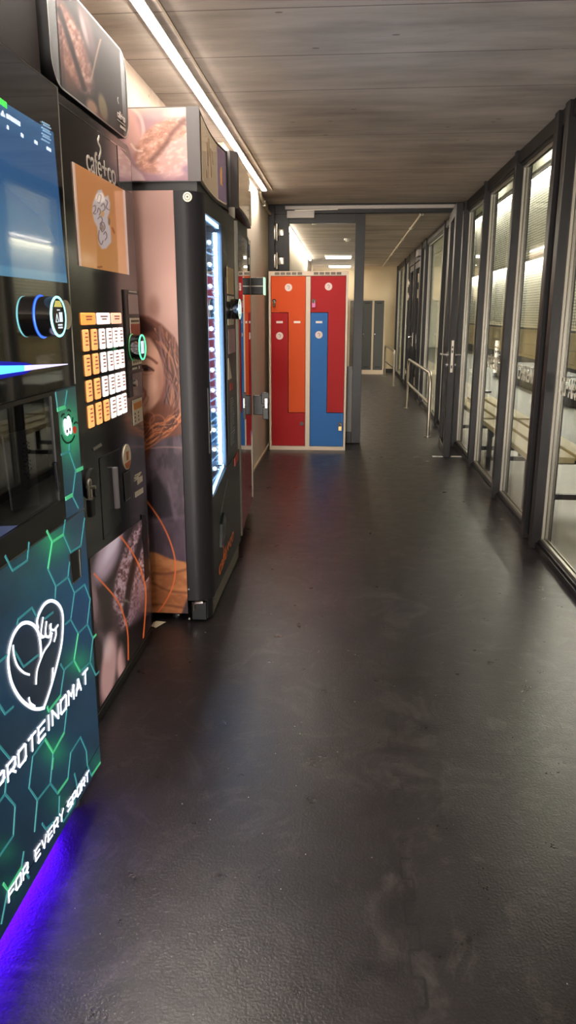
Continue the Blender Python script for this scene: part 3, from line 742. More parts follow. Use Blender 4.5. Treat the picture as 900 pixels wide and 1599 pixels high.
mb = MB(); mb.px_x([(114, 668), (117, 665), (120, 669), (118.5, 677), (116, 677)], XS+0.0006, 0.001); mb.build('tongue_print', mat('red_print', (200, 60, 40), 0.5, emit=(200, 50, 30), es=0.35), sm)

# lower backlit door
def paint_low(P, Q, U, V):
    p = Paint(P, Q, (20, 48, 68)); n = fbm(P*.012, Q*.012)
    p.mix(sstep(.35, .65, n)*0.6, (20, 62, 92)); p.mix(sstep(950, 800, Q)*0.45, (52, 66, 74)); p.mix(sstep(1150, 1420, Q)*0.55, (10, 34, 46))
    p.mix(np.exp(-(((P-130)/60)**2+((Q-930)/90)**2))*0.6, (16, 66, 118))
    hexglow(p, [(82, 846, 26, .55), (84, 1174, 22, .5), (118, 1036, 18, .4), (92, 1250, 22, .25), (60, 900, 60, .12), (80, 1110, 14, .25), (8, 1330, 20, .3), (150, 1190, 14, .3), (128, 1030, 22, .25), (16, 1385, 18, .25)])
    heart = [(70, 1105), (48, 1100), (28, 1088), (15, 1050), (16, 1010), (28, 985), (43, 972), (56, 980), (60, 970), (68, 945), (80, 938), (92, 945), (99, 968), (96, 1010), (84, 1060)]
    p.mix(p.poly(heart, 3)*.6, (20, 26, 40))
    p.grain(.07, .2, .2); return p.C
low = print_panel('lower_door', (FX, Y0, 0.118), (FX, 1.944, 0.104), (FX, 1.958, 0.894), (FX, Y0, 0.900), 70, 90, paint_low, M_LITPRINT, m1, 0.02)
s = 3.4615
def C3(pl, oy=800): return [(x/s, oy+y/s) for x, y in pl]
hexl = [[(345, 120), (385, 215), (370, 350)], [(345, 120), (355, 40)], [(262, 305), (305, 400), (370, 350)], [(385, 215), (440, 180), (460, 30)], [(370, 350), (405, 435), (460, 390), (490, 470), (475, 605), (425, 655), (385, 580), (405, 435)],
        [(305, 400), (300, 470)], [(385, 580), (355, 605)], [(475, 605), (505, 680), (490, 810), (435, 860)], [(490, 810), (520, 880), (537, 860)], [(403, 800), (355, 845)], [(30, 235), (70, 315), (150, 260), (160, 160)], [(95, 610), (100, 580), (175, 515), (205, 570)],
        [(75, 740), (130, 835), (210, 770)], [(245, 575), (290, 540)], [(-20, 825), (45, 770)], [(-20, 1010), (30, 1090), (75, 1050)], [(330, 820), (350, 855), (330, 990)], [(365, 1060), (350, 1190)], [(245, 1225), (180, 1320), (160, 1490), (205, 1555)], [(275, 1465), (205, 1555)],
        [(275, 1465), (315, 1520)], [(370, 1440), (385, 1300), (437, 1215), (470, 1290)], [(-20, 1240), (55, 1330)], [(290, 1300), (275, 1465)]]
hexb = [[(30, 345), (85, 410), (75, 570), (0, 680)], [(-10, 400), (30, 345)], [(30, 345), (38, 260)], [(205, 380), (190, 550)], [(230, 505), (250, 535), (320, 470), (325, 355)], [(120, 740), (132, 655)], [(45, 865), (10, 1050)], [(125, 745), (160, 800)], [(405, 235), (418, 290)], [(320, 440), (345, 495), (405, 400), (418, 290)], [(470, 115), (475, 190), (497, 245)]]
XL = FX+0.0015
mb = MB()
for pl in hexl: mb.stroke_px(C3(pl), XL, 0.0055)
for pl in hexb: mb.stroke_px(C3(pl, 1140), XL, 0.0055)
hx1 = mb.build('hexagon_print', M_HEXL, low)
mb = MB()
for pl in ([(255, 100), (285, 160), (345, 120)], [(285, 160), (262, 305)], [(425, 655), (403, 800), (435, 860)], [(245, 1225), (290, 1300), (350, 1190)], [(330, 990), (265, 1075), (258, 1050)], [(505, 680), (522, 660)]): mb.stroke_px(C3(pl), XL+.0003, 0.0065)
for pl in ([(497, 245), (545, 175)], [(315, 340), (370, 262)], [(20, 830), (45, 865), (120, 740)], [(290, 150), (283, 215)]): mb.stroke_px(C3(pl, 1140), XL+.0003, 0.0065)
hx2 = mb.build('bright_hexagon_print', M_HEXG, low)
merge(low, hx1, hx2)
mb = MB(); k = 4.7
def C7(pl): return [(x/k, 920+y/k) for x, y in pl]
for pl, w_ in (([(330, 870), (280, 880), (225, 865), (150, 800), (90, 690), (65, 560), (70, 450), (100, 340), (150, 265), (200, 245), (250, 265), (285, 320), (300, 400), (305, 500)], .0082), ([(283, 290), (275, 240), (290, 180), (330, 110), (380, 85), (430, 110), (460, 170), (465, 260), (455, 400), (420, 560), (385, 690), (350, 800), (325, 868)], .0082),
               ([(100, 410), (105, 480), (130, 560), (175, 610), (220, 628)], .005), ([(385, 320), (370, 390), (330, 450), (300, 520), (275, 600), (268, 700)], .005), ([(320, 205), (310, 270), (305, 330), (325, 350), (340, 330)], .005), ([(345, 235), (337, 320), (350, 350), (370, 340), (378, 250)], .005),
               ([(370, 260), (375, 290), (400, 300), (430, 262)], .005), ([(410, 290), (415, 330), (400, 385)], .005), ([(285, 330), (305, 355), (325, 350)], .005), ([(340, 350), (365, 345), (385, 320)], .005), ([(393, 575), (385, 680)], .005), ([(215, 795), (225, 835), (260, 860)], .005)):
    mb.stroke_px(C7(pl), XL+.0008, w_, smooth=True)
mb.build('heart_and_fist_emblem', M_NEON, low)
mb = MB(); letters_x(mb, 'PROTEINOMAT', XL+.0010, 1.316, 1.886, 0.438, 0.408, 0.036, 0.0060, italic=0.12, gap=0.46); mb.build('lettering', M_NEON, low)
for wd, a_, b_ in (('FOR', 1.318, 1.418), ('EVERY', 1.462, 1.640), ('SPORT', 1.672, 1.836)):
    zz = lambda y: 0.168-0.047*(y-1.318)/0.518
    mb = MB(); letters_x(mb, wd, XL+.0010, a_, b_, zz(a_), zz(b_), 0.026, 0.0044, italic=0.12, gap=0.46); mb.build('slogan_word', M_NEON, low)
mb = MB(); mb.px_x([(109, 866), (126, 856), (128, 898), (114, 912)], FX+0.0035, 0.0035); sl = mb.build('lock_slot', M_BLACK, low)
mb = MB(); mb.stroke_px([(124.5, 858), (127, 900), (115, 911)], FX+0.0045, 0.004); mb.build('slot_rim', M_TRIMLINE, sl)
mb = MB(); mb.stroke([(FX+.001, Y0, .9035), (FX+.001, 1.958, .8975)], (1, 0, 0), .003); mb.build('edge_trim', M_TRIMLINE, low)
mb = MB(); mb.stroke([(FX+.001, 1.35, .157), (FX+.001, 1.944, .165)], (1, 0, 0), .0015); mb.build('panel_joint', M_BLACK, low)
# light strip under the cabinet
MB().box(-0.872, -0.842, 1.10, 1.86, 0.108, 0.119).build('underglow_strip', mat('violet_led', (90, 30, 255), 0.5, emit=(74, 8, 255), es=80.0), m1)
# topper sign above it
def paint_dark(P, Q, U, V):
    p = Paint(P, Q, (30, 24, 23)); p.mix(sstep(.3, .8, U)*0.5, (36, 28, 27)); p.mix(p.ell(76, 40, 14, 60, 5, .6)*0.5, (60, 36, 32)); p.grain(.08, .1, .1); return p.C
mb = MB(); mb.box(-1.15, -0.872, 1.10, 2.29, 2.05, 2.36, 0.02, 3); tp = mb.build('top_sign', M_SHELL, m1)
MB().box(-1.1, -0.95, 1.2, 1.9, 1.95, 2.06).build('sign_mount', M_BLACK, tp)
print_panel('sign_print', (-0.868, 1.12, 2.07), (-0.868, 2.27, 2.07), (-0.868, 2.27, 2.34), (-0.868, 1.12, 2.34), 40, 20, paint_dark, print_mat('dull_print', 0.7, 0, 0, .1), tp)

# ================================================================== COFFEE MACHINE
m2 = thing('coffee_vending_machine', 'black coffee vending machine with glowing selection buttons and an orange display panel', 'vending machine', (-1.25, 2.7, 0.0))
CX = -0.855; CY0, CY1 = 2.29, 3.115
mb = MB(); mb.box(-1.62, CX-0.025, CY0, CY1-0.01, 0.10, 2.045, 0.01); mb.box(-1.58, CX-0.03, CY0+0.01, CY1-0.03, 0.0, 0.10); mb.build('body', M_SHELL, m2)
mb = MB(); mb.box(CX-0.03, CX-0.004, CY0+0.01, CY1-0.03, 0.0, 0.055, 0.004); kb = mb.build('plinth', M_BLACK, m2)
MB().box(CX-0.004, CX-0.0025, CY0+0.02, CY1-0.04, 0.038, 0.041).build('plinth_line', M_TRIMLINE, kb)
rc = 0.05
prof = [(CY0, 0.06), (CY1-0.02, 0.06)]+[(CY1-0.055+0.055*math.cos(a), 1.99+0.055*math.sin(a)) for a in np.linspace(0, math.pi/2, 7)]+[(CY0, 2.045)]
mb = MB(); mb.plate_x(prof, CX, 0.026); cd = mb.build('door', mat('black_satin_front', (17, 16, 18), 0.14, spec=0.45), m2)
mb = MB(); mb.stroke([(CX+.001, CY0+0.03, 2.018), (CX+.001, CY1-0.07, 2.018)], (1, 0, 0), .004); mb.plate_x([(2.93, 1.88), (3.10, 1.88), (3.10, 1.995), (2.93, 2.02)], CX+.002); mb.build('door_trim', M_GLOSS, cd)
M_LOGO = mat('silver_grey_print', (196, 186, 176), 0.5)
font_text('brand_lettering', 'caf\u00e9+co', 0.075, M_LOGO, cd, (CX+.001, 2.572, 1.872), (0, 1, 0), (0, 0, 1), width=0.315)
mb = MB(); mb.stroke_px([(155.5, 213), (153.5, 221), (157, 230), (157.5, 238), (155.5, 246)], CX+.0015, .009, smooth=True); mb.build('steam_mark', M_LOGO, cd)
def paint_disp(P, Q, U, V):
    p = Paint(P, Q, (206, 140, 84)); p.mix(sstep(.2, .9, V)*0.45, (186, 122, 80)); p.mix(sstep(.45, 0, V)*0.35, (214, 160, 96))
    p.mix((U < .035)*0.8+0.0*U, (226, 200, 190)); p.mix(sstep(.94, .95, U)*0.75, (206, 192, 196))
    blob = [(148, 310), (153, 297), (159, 296), (163, 308), (169, 305), (172, 318), (171, 332), (168, 340), (173, 360), (174, 378), (166, 388), (159, 389), (154, 380), (152, 355), (147, 345), (144, 330), (145, 317)]
    p.mix(p.poly(blob, 1.2), (205, 190, 192))
    for st in ([(152, 312), (154, 304), (158, 306), (156, 316), (153, 316)], [(146, 322), (149, 321), (149, 328), (146, 333), (150, 334)], [(152, 332), (154, 325), (157, 330), (155, 336)], [(158, 322), (162, 318), (164, 326), (160, 330)], [(165, 312), (168, 316), (166, 324), (171, 328)], [(153, 342), (157, 338), (160, 344), (156, 350)], [(157, 352), (161, 347), (164, 355), (160, 362), (157, 356)],
               [(155, 360), (154, 372), (158, 382), (161, 376)], [(162, 366), (165, 362), (167, 370), (164, 375)]):
        p.mix(p.line(st, .7, .5)*0.8, (110, 84, 80))
    p.mix(p.ell(160, 334, 3, 5)*0.6, (214, 150, 70)); p.mix(p.ell(159, 355, 3.5, 5)*0.55, (130, 96, 76))
    p.mix(p.ell(170.5, 346, 1.8, 6)*0.8, (130, 110, 80)); p.mix(p.ell(177, 360, 1.6, 6, -20)*0.8, (160, 88, 48)); p.mix(p.ell(156, 417, 4.5, 1.4)*0.8, (140, 84, 56))
    return p.C
dY0, dY1, dZ0, dZ1 = 2.435, 2.996, 1.568, 1.873
print_panel('display_panel', (CX+.003, dY0, dZ0), (CX+.003, dY1, dZ0), (CX+.003, dY1, dZ1), (CX+.003, dY0, dZ1), 110, 110, paint_disp, print_mat('glossy_backlit_print', 0.08, 0.30, 0.5), m2)
M_BO = mat('orange_lit_key', (255, 190, 120), 0.4, emit=(255, 170, 100), es=.85)
M_BO2 = mat('orange_lit_heading', (250, 160, 80), 0.4, emit=(250, 150, 70), es=0.95)
M_BW = mat('white_lit_key', (255, 244, 238), 0.4, emit=(255, 240, 235), es=.80)
M_KINK = mat('key_ink', (150, 90, 80), 0.5, emit=(150, 90, 80), es=0.3)
bx = [2.422, 2.507, 2.592, 2.672, 2.745, 2.812]; bw = 0.054
rows = [(1.371, 1.302), (1.290, 1.222), (1.207, 1.137), (1.124, 1.050)]
def key(y0, y1, z0, z1, m, nlines):
    b = MB(); b.box(CX-.001, CX+.005, y0, y1, z0, z1, 0.004, 2); o = b.build('selection_key', m, m2)
    b = MB()
    for q in range(nlines):
        zz = z1-0.012-(z1-z0-0.02)*q/max(nlines, 1); L = (y1-y0)*(0.35+0.35*random.random())
        b.plate_x([((y0+y1)/2-L/2, zz-.0022), ((y0+y1)/2+L/2, zz-.0022), ((y0+y1)/2+L/2, zz+.0022), ((y0+y1)/2-L/2, zz+.0022)], CX+.0056, .0008)
    b.build('key_print', M_KINK, o)
for k, (a, b_) in enumerate(((2.416, 2.555), (2.575, 2.715), (2.735, 2.855))):
    key(a, b_, 1.386, 1.424, (M_BO2, M_BW, mat('salmon_lit_heading', (245, 190, 160), 0.4, emit=(245, 180, 150), es=0.95))[k], 2)
for r, (zt_, zb_) in enumerate(rows):
    for c_ in range(6):
        key(bx[c_], bx[c_]+bw, zb_, zt_, M_BO if c_ < 2 or (r == 3 and c_ == 2) else M_BW, 4)
# narrow payment column on the right
mb = MB(); mb.plate_x([(2.905, 1.10), (3.10, 1.10), (3.10, 1.51), (2.905, 1.51)], CX+.006, .006); pc = mb.build('payment_column', M_SHELL, m2)
mb = MB(); mb.plate_x([(2.945, 1.42), (3.085, 1.42), (3.085, 1.495), (2.945, 1.495)], CX+.008, .003); mb.build('smoked_window', mat('smoked_plastic', (58, 56, 52), 0.12), pc)
mb = MB(); mb.plate_x([(2.95, 1.10), (3.085, 1.10), (3.085, 1.19), (2.95, 1.19)], CX+.008, .003); mb.build('coin_window', mat('smoked_plastic', (58, 56, 52), 0.12), pc)
mb = MB(); mb.cyl((CX+.008, 2.985, 1.15), (CX+.014, 2.985, 1.15), 0.014, 16); mb.build('coin_lock', M_STEEL, pc, True)
mb = MB(); mb.plate_x([(2.96, 1.502), (3.07, 1.502), (3.07, 1.508), (2.96, 1.508)], CX+.0085, .001); mb.plate_x([(2.95, 1.205), (3.02, 1.205), (3.02, 1.213), (2.95, 1.213)], CX+.0085, .001); mb.plate_x([(3.045, 1.203), (3.06, 1.203), (3.06, 1.215), (3.045, 1.215)], CX+.0085, .001); merge(pc, mb.build('white_print', M_WHITE, pc))
mb = MB(); mb.plate_x([(2.955, 1.222), (3.09, 1.222), (3.09, 1.405), (2.955, 1.405)], CX+.0085, .002); st = mb.build('reader_label', mat('cream_sticker', (226, 216, 196)), pc)
mb = MB(); mb.plate_x([(2.955, 1.248), (3.09, 1.248), (3.09, 1.382), (2.955, 1.382)], CX+.0093, .001); mb.build('red_field', mat('red_label', (172, 72, 46), 0.5), st)
mb = MB()
for q in range(4): mb.plate_x([(2.97+.03*q, 1.230), (2.982+.03*q, 1.230), (2.982+.03*q, 1.241), (2.97+.03*q, 1.241)], CX+.0093, .001)
mb.plate_x([(2.965, 1.389), (3.08, 1.389), (3.08, 1.397), (2.965, 1.397)], CX+.0093, .001); merge(st, mb.build('label_print', mat('brown_ink', (92, 60, 46)), st))
ty, tz, tx = 2.965, 1.293, CX+.009
mb = MB(); mb.cyl((tx, ty, tz), (tx+.04, ty, tz), .049, 36); rd = mb.build('card_reader', M_GLOSS, m2, True)
MB().torus((tx+.04, ty, tz), (1, 0, 0), .047, .003, 40).build('light_ring', mat('green_ring', (90, 240, 170), 0.4, emit=(80, 235, 160), es=1.3), rd, True)
MB().torus((tx+.001, ty, tz), (1, 0, 0), .0505, .002, 40).build('back_ring', mat('dim_green_ring', (60, 130, 80), 0.4, emit=(60, 130, 80), es=0.5), rd, True)
mb = MB(); mb.plate_x([(ty-.020, tz-.024), (ty+.020, tz-.024), (ty+.020, tz+.024), (ty-.020, tz+.024)], tx+.0412, .001); mb.build('reader_screen', M_SCRW, rd)
# price sticker, round cup sticker, small labels
mb = MB(); mb.plate_x([(2.945, .985), (3.085, .985), (3.085, 1.085), (2.945, 1.085)], CX+.004, .003); st = mb.build('price_sticker', mat('cream_sticker', (226, 216, 196)), m2)
mb = MB(); mb.plate_x([(2.955, 1.045), (3.075, 1.045), (3.075, 1.072), (2.955, 1.072)], CX+.005, .001); mb.build('orange_band', mat('orange_print', (216, 142, 70)), st)
mb = MB()
for q in range(6): mb.plate_x([(2.965+.05*(q % 2), .995+.015*(q//2)), (2.975+.05*(q % 2), .995+.015*(q//2)), (2.975+.05*(q % 2), 1.003+.015*(q//2)), (2.965+.05*(q % 2), 1.003+.015*(q//2))], CX+.005, .001)
merge(st, mb.build('sticker_print', mat('brown_ink', (92, 60, 46)), st))
c = on_x(197.5, 713.5, CX); mb = MB(); mb.cyl((CX, c.y, c.z), (CX+.004, c.y, c.z), .050, 32); st = mb.build('cup_sticker', mat('cream_sticker', (226, 216, 196)), m2, True)
mb = MB(); mb.plate_x([(c.y-.012, c.z-.012), (c.y+.012, c.z-.012), (c.y+.017, c.z+.022), (c.y-.017, c.z+.022)], CX+.005, .001); mb.plate_x([(c.y+.046*math.cos(a), c.z+.046*math.sin(a)) for a in np.linspace(R(205), R(335), 12)], CX+.005, .001); mb.build('cup_print', mat('orange_brown_print', (186, 104, 62)), st)
mb = MB(); mb.px_x([(215, 747), (222.5, 742), (223, 751), (215.5, 757)], CX+.003, .002); mb.px_x([(211.5, 769), (223.5, 761), (224, 769), (212, 777)], CX+.003, .002)
for q in range(3): mb.px_x([(211, 742+4*q), (221-2*q, 736.5+3.5*q), (221-2*q, 738.5+3.5*q), (211, 744+4*q)], CX+.003, .002)
mb.build('small_stickers', mat('cream_sticker', (226, 216, 196)), m2)
# delivery bay
mb = MB(); P = [on_x(x, y, CX+.002) for x, y in ((156, 717), (187, 700), (190, 812), (163, 842))]
for a, b_ in zip(P, P[1:]+P[:1]): mb.stroke([a, b_], (1, 0, 0), .006, .004)
bay = mb.build('delivery_bay', mat('dark_grip', (40, 40, 44), 0.2, 0.3), m2)
mb = MB(); mb.px_x([(156, 717), (187, 700), (190, 812), (163, 842)], CX+.0015, .001); mb.build('bay_flap', mat('black_gloss_flap', (5, 5, 6), 0.15), bay)
mb = MB(); mb.tube([on_x(178.7, 730, CX+.008), on_x(183, 793, CX+.008)], .012, 12); mb.build('bay_handle', mat('pale_handle', (150, 148, 156), 0.45), bay, True)
mb = MB(); mb.px_x([(193, 741), (203.5, 734), (206, 775), (197, 783)], CX+.003, .003); sl = mb.build('coin_return', M_BLACK, m2)
mb = MB(); mb.stroke_px([(203.5, 734), (193.5, 740), (197, 783), (204, 777)], CX+.004, .003, .001); mb.build('slot_rim', M_TRIMLINE, sl)
mb = MB(); mb.px_x([(146, 700), (158, 692), (160, 696), (147, 704)], CX+.003, .002); mb.build('logo_dash', M_TRIMLINE, m2)
mb = MB(); c = on_x(139, 766, CX); mb.cyl((CX, c.y+.02, c.z+.02), (CX+.012, c.y+.02, c.z+.02), .052, 28); mb.cyl((CX+.012, c.y+.015, c.z-.005), (CX+.022, c.y+.015, c.z-.005), .02, 18); mb.build('lock_housing', M_BLACK, m2, True)
# bean photograph on the lower door
def bean_tex(p, m, sx=.25):
    n = fbm(p.P*sx*1.6, p.Q*sx*1.2, 5); p.mix(m*sstep(.46, .72, n)*.7, (206, 178, 186)); p.mix(m*sstep(.48, .32, n)*.7, (66, 42, 46))
def paint_bean_low(P, Q, U, V):
    p = Paint(P, Q, (40, 28, 30))
    p.mix(p.ell(168, 868, 16, 46, 22, .45), (176, 150, 166)); p.mix(p.ell(176, 850, 7, 34, 25, .6)*.8, (226, 208, 222)); p.mix(p.ell(150, 950, 7, 45, -10, .5)*.8, (150, 120, 124))
    m = p.ell(208, 900, 25, 88, 14, .15); p.mix(m, (138, 102, 106)); bean_tex(p, m)
    p.mix(p.line([(226, 826), (214, 866), (204, 905), (196, 960)], 4.5, 3), (26, 16, 18))
    p.mix(p.ell(216, 940, 12, 40, 10, .5)*.6, (120, 86, 96))
    p.mix(p.poly([(155, 930), (170, 958), (175, 945), (190, 965), (186, 990), (150, 985)], 6)*.7, (46, 30, 32))
    p.mix(p.ell(170, 1045, 12, 56, 6, .35), (196, 152, 150)); p.mix(p.ell(190, 1035, 7, 30, 2, .4), (206, 160, 156)); p.mix(p.ell(168, 1010, 8, 20, 0, .6)*.5, (232, 206, 206))
    p.mix(p.poly([(196, 985), (230, 960), (230, 1010), (200, 1060), (190, 1000)], 8), (18, 12, 13))
    for st in ([(185, 833), (208, 865), (222, 896), (228, 930), (224, 996)], [(147, 896), (180, 933), (193, 960), (199.5, 988), (200.5, 1030)]): p.mix(p.line(st, 1.1, .7), (236, 110, 52))
    return p.C
print_panel('bean_print', (CX+.002, 2.34, .062), (CX+.002, 3.062, .062), (CX+.002, 3.062, .575), (CX+.002, 2.34, .62), 150, 170, paint_bean_low, print_mat('dim_backlit_print', 0.25, 0.35, 0.2), m2)
mb = MB(); mb.plate_x([(2.99, .30), (3.062, .30), (3.062, .58), (2.99, .60)], CX+.004, .002); mb.build('vent_flap', M_BLACK, m2)
# rounded topper sign
SX = -0.855; rr = .075
def rrect(y0, y1, z0, z1, r, n=8):
    out = []
    for cy, cz, a0 in ((y1-r, z1-r, 0), (y0+r, z1-r, 90), (y0+r, z0+r, 180), (y1-r, z0+r, 270)):
        out += [(cy+r*math.cos(R(a0+90*i/n)), cz+r*math.sin(R(a0+90*i/n))) for i in range(n+1)]
    return out
mb = MB(); mb.plate_x(rrect(2.32, 3.105, 2.062, 2.365, rr), SX, .15); ts = mb.build('top_sign', M_SHELL, m2, True)
mb = MB(); pr = rrect(2.323, 3.102, 2.065, 2.362, rr); mb.stroke([(SX+.001, y, z) for y, z in pr+pr[:1]], (1, 0, 0), .005); mb.build('edge_trim', M_TRIMLINE, ts)
MB().box(SX-.14, SX-.02, 2.4, 3.0, 2.04, 2.064).build('sign_mount', M_BLACK, ts)
def paint_bean_top(P, Q, U, V):
    p = Paint(P, Q, (42, 33, 32)); p.mix(sstep(.75, 1.0, U)*.5, (34, 28, 31))
    m = p.ell(110, 70, 20, 76, -21, .25); p.mix(m, (150, 106, 96)); n = fbm(P*.2, Q*.12, 5); p.mix(m*sstep(.45, .7, n)*.6, (206, 172, 160)); p.mix(m*sstep(.48, .3, n)*.5, (96, 62, 56))
    p.mix(p.line([(92, 14), (104, 50), (118, 95), (132, 140)], 3.5, 2.5), (44, 28, 28)); p.mix(p.ell(104, 110, 12, 36, -22, .7)*.5, (150, 96, 80))
    p.mix(p.ell(136, 50, 8, 40, -15, .6)*.75, (116, 92, 94)); p.mix(p.ell(131, 44, 3, 26, -14, .7)*.7, (170, 150, 150))
    p.mix(p.line([(157, 62), (150, 90), (143, 122), (138, 128)], 1.3, 1.2)*.8, (150, 122, 108))
    p.mix(p.ell(161, 168, 6, 22, -12, .3), (116, 100, 76)); p.mix(p.ell(144, 168, 7, 14, -25, .4)*.9, (160, 122, 100)); p.mix(p.ell(152, 185, 8, 8, 0, .6)*.7, (120, 72, 60))
    p.mix(sstep(.0, .12, U)*0+(U < .05)*.3, (30, 22, 22)); return p.C
print_panel('sign_print', (SX+.0005, 2.395, 2.068), (SX+.0005, 3.03, 2.068), (SX+.0005, 3.03, 2.358), (SX+.0005, 2.395, 2.358), 130, 110, paint_bean_top, print_mat('matt_print', 0.6, 0, 0, .15), ts, .0004)
font_text('brand_lettering', 'caf\u00e9+co', .026, M_LOGO, ts, (SX+.0015, 2.952, 2.118), (0, 1, 0), (0, 0, 1), width=.10)
mb = MB(); mb.stroke_px([(184.5, 152), (184, 156), (185.5, 162)], SX+.0015, .004, smooth=True); mb.plate_x([(2.952, 2.108), (3.055, 2.108), (3.055, 2.1105), (2.952, 2.1105)], SX+.0015, .001); mb.plate_x([(2.985, 2.090), (3.055, 2.090), (3.055, 2.099), (2.985, 2.099)], SX+.0015, .001); merge(ts, mb.build('steam_mark', M_LOGO, ts))

# ================================================================== SNACK MACHINE WITH THE PORTRAIT SIDE
m3 = thing('snack_vending_machine', 'black snack vending machine with a portrait of a long haired woman printed on its side', 'vending machine', (-1.15, 3.77, 0.0))
SY0, SY1 = 3.27, 4.26
mb = MB(); mb.box(-1.62, -0.735, SY0+.005, SY1-.01, 0.045, 1.905, .006); mb.build('body', M_SHELL, m3)
for fx, fy in ((-.80, SY0+.06), (-.80, SY1-.08), (-1.5, SY0+.06), (-1.5, SY1-.08)):
    mb = MB(); mb.cyl((fx, fy, 0), (fx, fy, .05), .022, 12); mb.build('foot', M_BLACK, m3)
# thick door with rounded near corner: frame pieces around the glass
def prof_door(x_f=-.612):
    r = .085; a = [(-.727, SY0)]+[(x_f-r+r*math.sin(t), SY0+r-r*math.cos(t)) for t in np.linspace(0.0, math.pi/2, 9)]
    return a
near = prof_door(); col = near+[(-.612, 3.36), (-.66, 3.38), (-.727, 3.38)]
mb = MB(); mb.planz(col, .105, 1.912)
mb.planz([(-.727, 3.38), (-.64, 3.38), (-.612, 3.36), (-.612, 3.80), (-.612, 4.20), (-.63, SY1), (-.727, SY1)], 1.835, 1.912)
curve_bot = [(3.36, .105), (SY1, .105), (SY1, .66), (3.80, .645), (3.74, .640), (3.58, .617), (3.45, .595), (3.36, .588)]
mb.prism([(-.612, y, z) for y, z in curve_bot], (-.1, 0, 0))
mb.planz([(-.727, 3.82), (-.66, 3.82), (-.617, 3.805), (-.612, 4.20), (-.63, SY1), (-.727, SY1)], .64, 1.85)
dr = mb.build('door', mat('charcoal_metal', (31, 29, 32), 0.42, 0.0, bump=.02, bscale=200, spec=.22), m3, True, 30)
mb = MB(); mb.box(-.70, -.695, 3.38, 3.82, .58, 1.84); mb.build('cavity_back', mat('cavity_panel', (205, 214, 222), .5), m3)
mb = MB(); mb.prism([(-.622, 3.355, .585), (-.634, 3.815, .64), (-.634, 3.815, 1.84), (-.622, 3.355, 1.84)], (-.004, 0, 0)); mb.build('window_glass', glass_mat('snack_glass', (.82, .88, .92), .06, .75, 3.6), dr)
mb = MB(); mb.stroke([(-.619, 3.365, .60), (-.629, 3.80, .648)], (1, 0, 0), .03); mb.build('light_panel', mat('cool_led_panel', (200, 225, 255), .5, emit=(175, 215, 255), es=1.8), dr)
mb = MB(); mb.stroke([(-.619, 3.37, 1.832), (-.629, 3.80, 1.832)], (1, 0, 0), .03)
mb.build('light_panel', mat('cool_led_panel', (200, 225, 255), .5, emit=(175, 215, 255), es=1.8), dr)
for i in range(12):
    zc = 1.735-.0965*i
    mb = MB(); mb.box(-.694, -.645, 3.385, 3.815, zc-.006, zc+.002); sh = mb.build('shelf', mat('shelf_rail', (150, 165, 178), .3, .4), m3)
    for yl_, dz_, r_ in ((3.47, .004, .0085), (3.60, .004, .011), (3.70, -.02, .004), (3.42, .004, .005), (3.76, -.02, .004)):
        MB().ball((-.642, yl_, zc+dz_), r_, 10).build('shelf_led', mat('cool_led', (255, 255, 255), .5, emit=(225, 240, 255), es=5.0), sh, True)
    mb = MB(); mb.box(-.6445, -.643, 3.39, 3.81, zc-.047, zc-.040); mb.build('shelf_edge_light', mat('cool_edge', (190, 215, 240), .4, emit=(165, 205, 245), es=2.2), sh)
for yy in (3.805, 3.372):
    mb = MB(); mb.box(-.655, -.640, yy-.012, yy+.006, .66, 1.80); mb.build('corner_light', mat('cool_led_strip', (210, 230, 255), .5, emit=(170, 212, 255), es=60.0), m3)
# handle recess on the near corner
mb = MB(); mb.box(-.622, -.6105, 3.325, 3.352, .80, 1.10, .004); hr = mb.build('handle_recess', mat('deep_black', (9, 9, 10), .5), dr)
mb = MB(); mb.cyl((-.612, 3.338, .90), (-.606, 3.338, .90), .010, 14); mb.build('door_lock', M_CHROME, hr, True)
# control column with stickers and card reader
XC = -.6115
mb = MB(); mb.plate_x([(3.85, .70), (4.18, .70), (4.18, 1.60), (3.85, 1.60)], XC+.001, .002); cc = mb.build('control_panel', mat('control_black', (26, 24, 25), .4, spec=.35), m3)
mb = MB(); mb.plate_x([(3.90, 1.52), (4.12, 1.52), (4.12, 1.65), (3.90, 1.65)], XC+.004, .002); mb.build('beige_sticker', mat('beige_sticker', (206, 178, 130), .5), cc)
mb = MB(); mb.plate_x([(3.91, 1.482), (4.13, 1.482), (4.13, 1.51), (3.91, 1.51)], XC+.004, .002); mb.build('white_sticker', mat('cream_sticker', (226, 216, 196)), cc)
mb = MB(); mb.plate_x([(3.90, 1.365), (4.10, 1.365), (4.10, 1.395), (3.90, 1.395)], XC+.004, .002); mb.build('white_sticker', mat('cream_sticker', (226, 216, 196)), cc)
mb = MB(); mb.plate_x([(3.88, 1.09), (3.99, 1.09), (3.90, 1.20), (3.88, 1.20)], XC+.004, .002); mb.build('white_sticker', mat('cream_sticker', (226, 216, 196)), cc)
mb = MB(); mb.plate_x([(3.90, 1.22), (4.13, 1.22), (4.13, 1.345), (3.90, 1.345)], XC+.004, .002); mb.build('display', mat('grey_display', (128, 122, 112), .2), cc)
mb = MB(); mb.plate_x([(3.93, 1.03), (4.02, 1.03), (4.02, 1.065), (3.93, 1.065)], XC+.004, .002); mb.build('red_sticker', mat('red_sticker', (186, 50, 36), .5), cc)
mb = MB(); mb.plate_x([(4.05, .60), (4.18, .615), (4.18, .66), (4.05, .645)], XC+.004, .003); mb.build('red_sticker', mat('red_sticker', (186, 50, 36), .5), cc)
mb = MB()
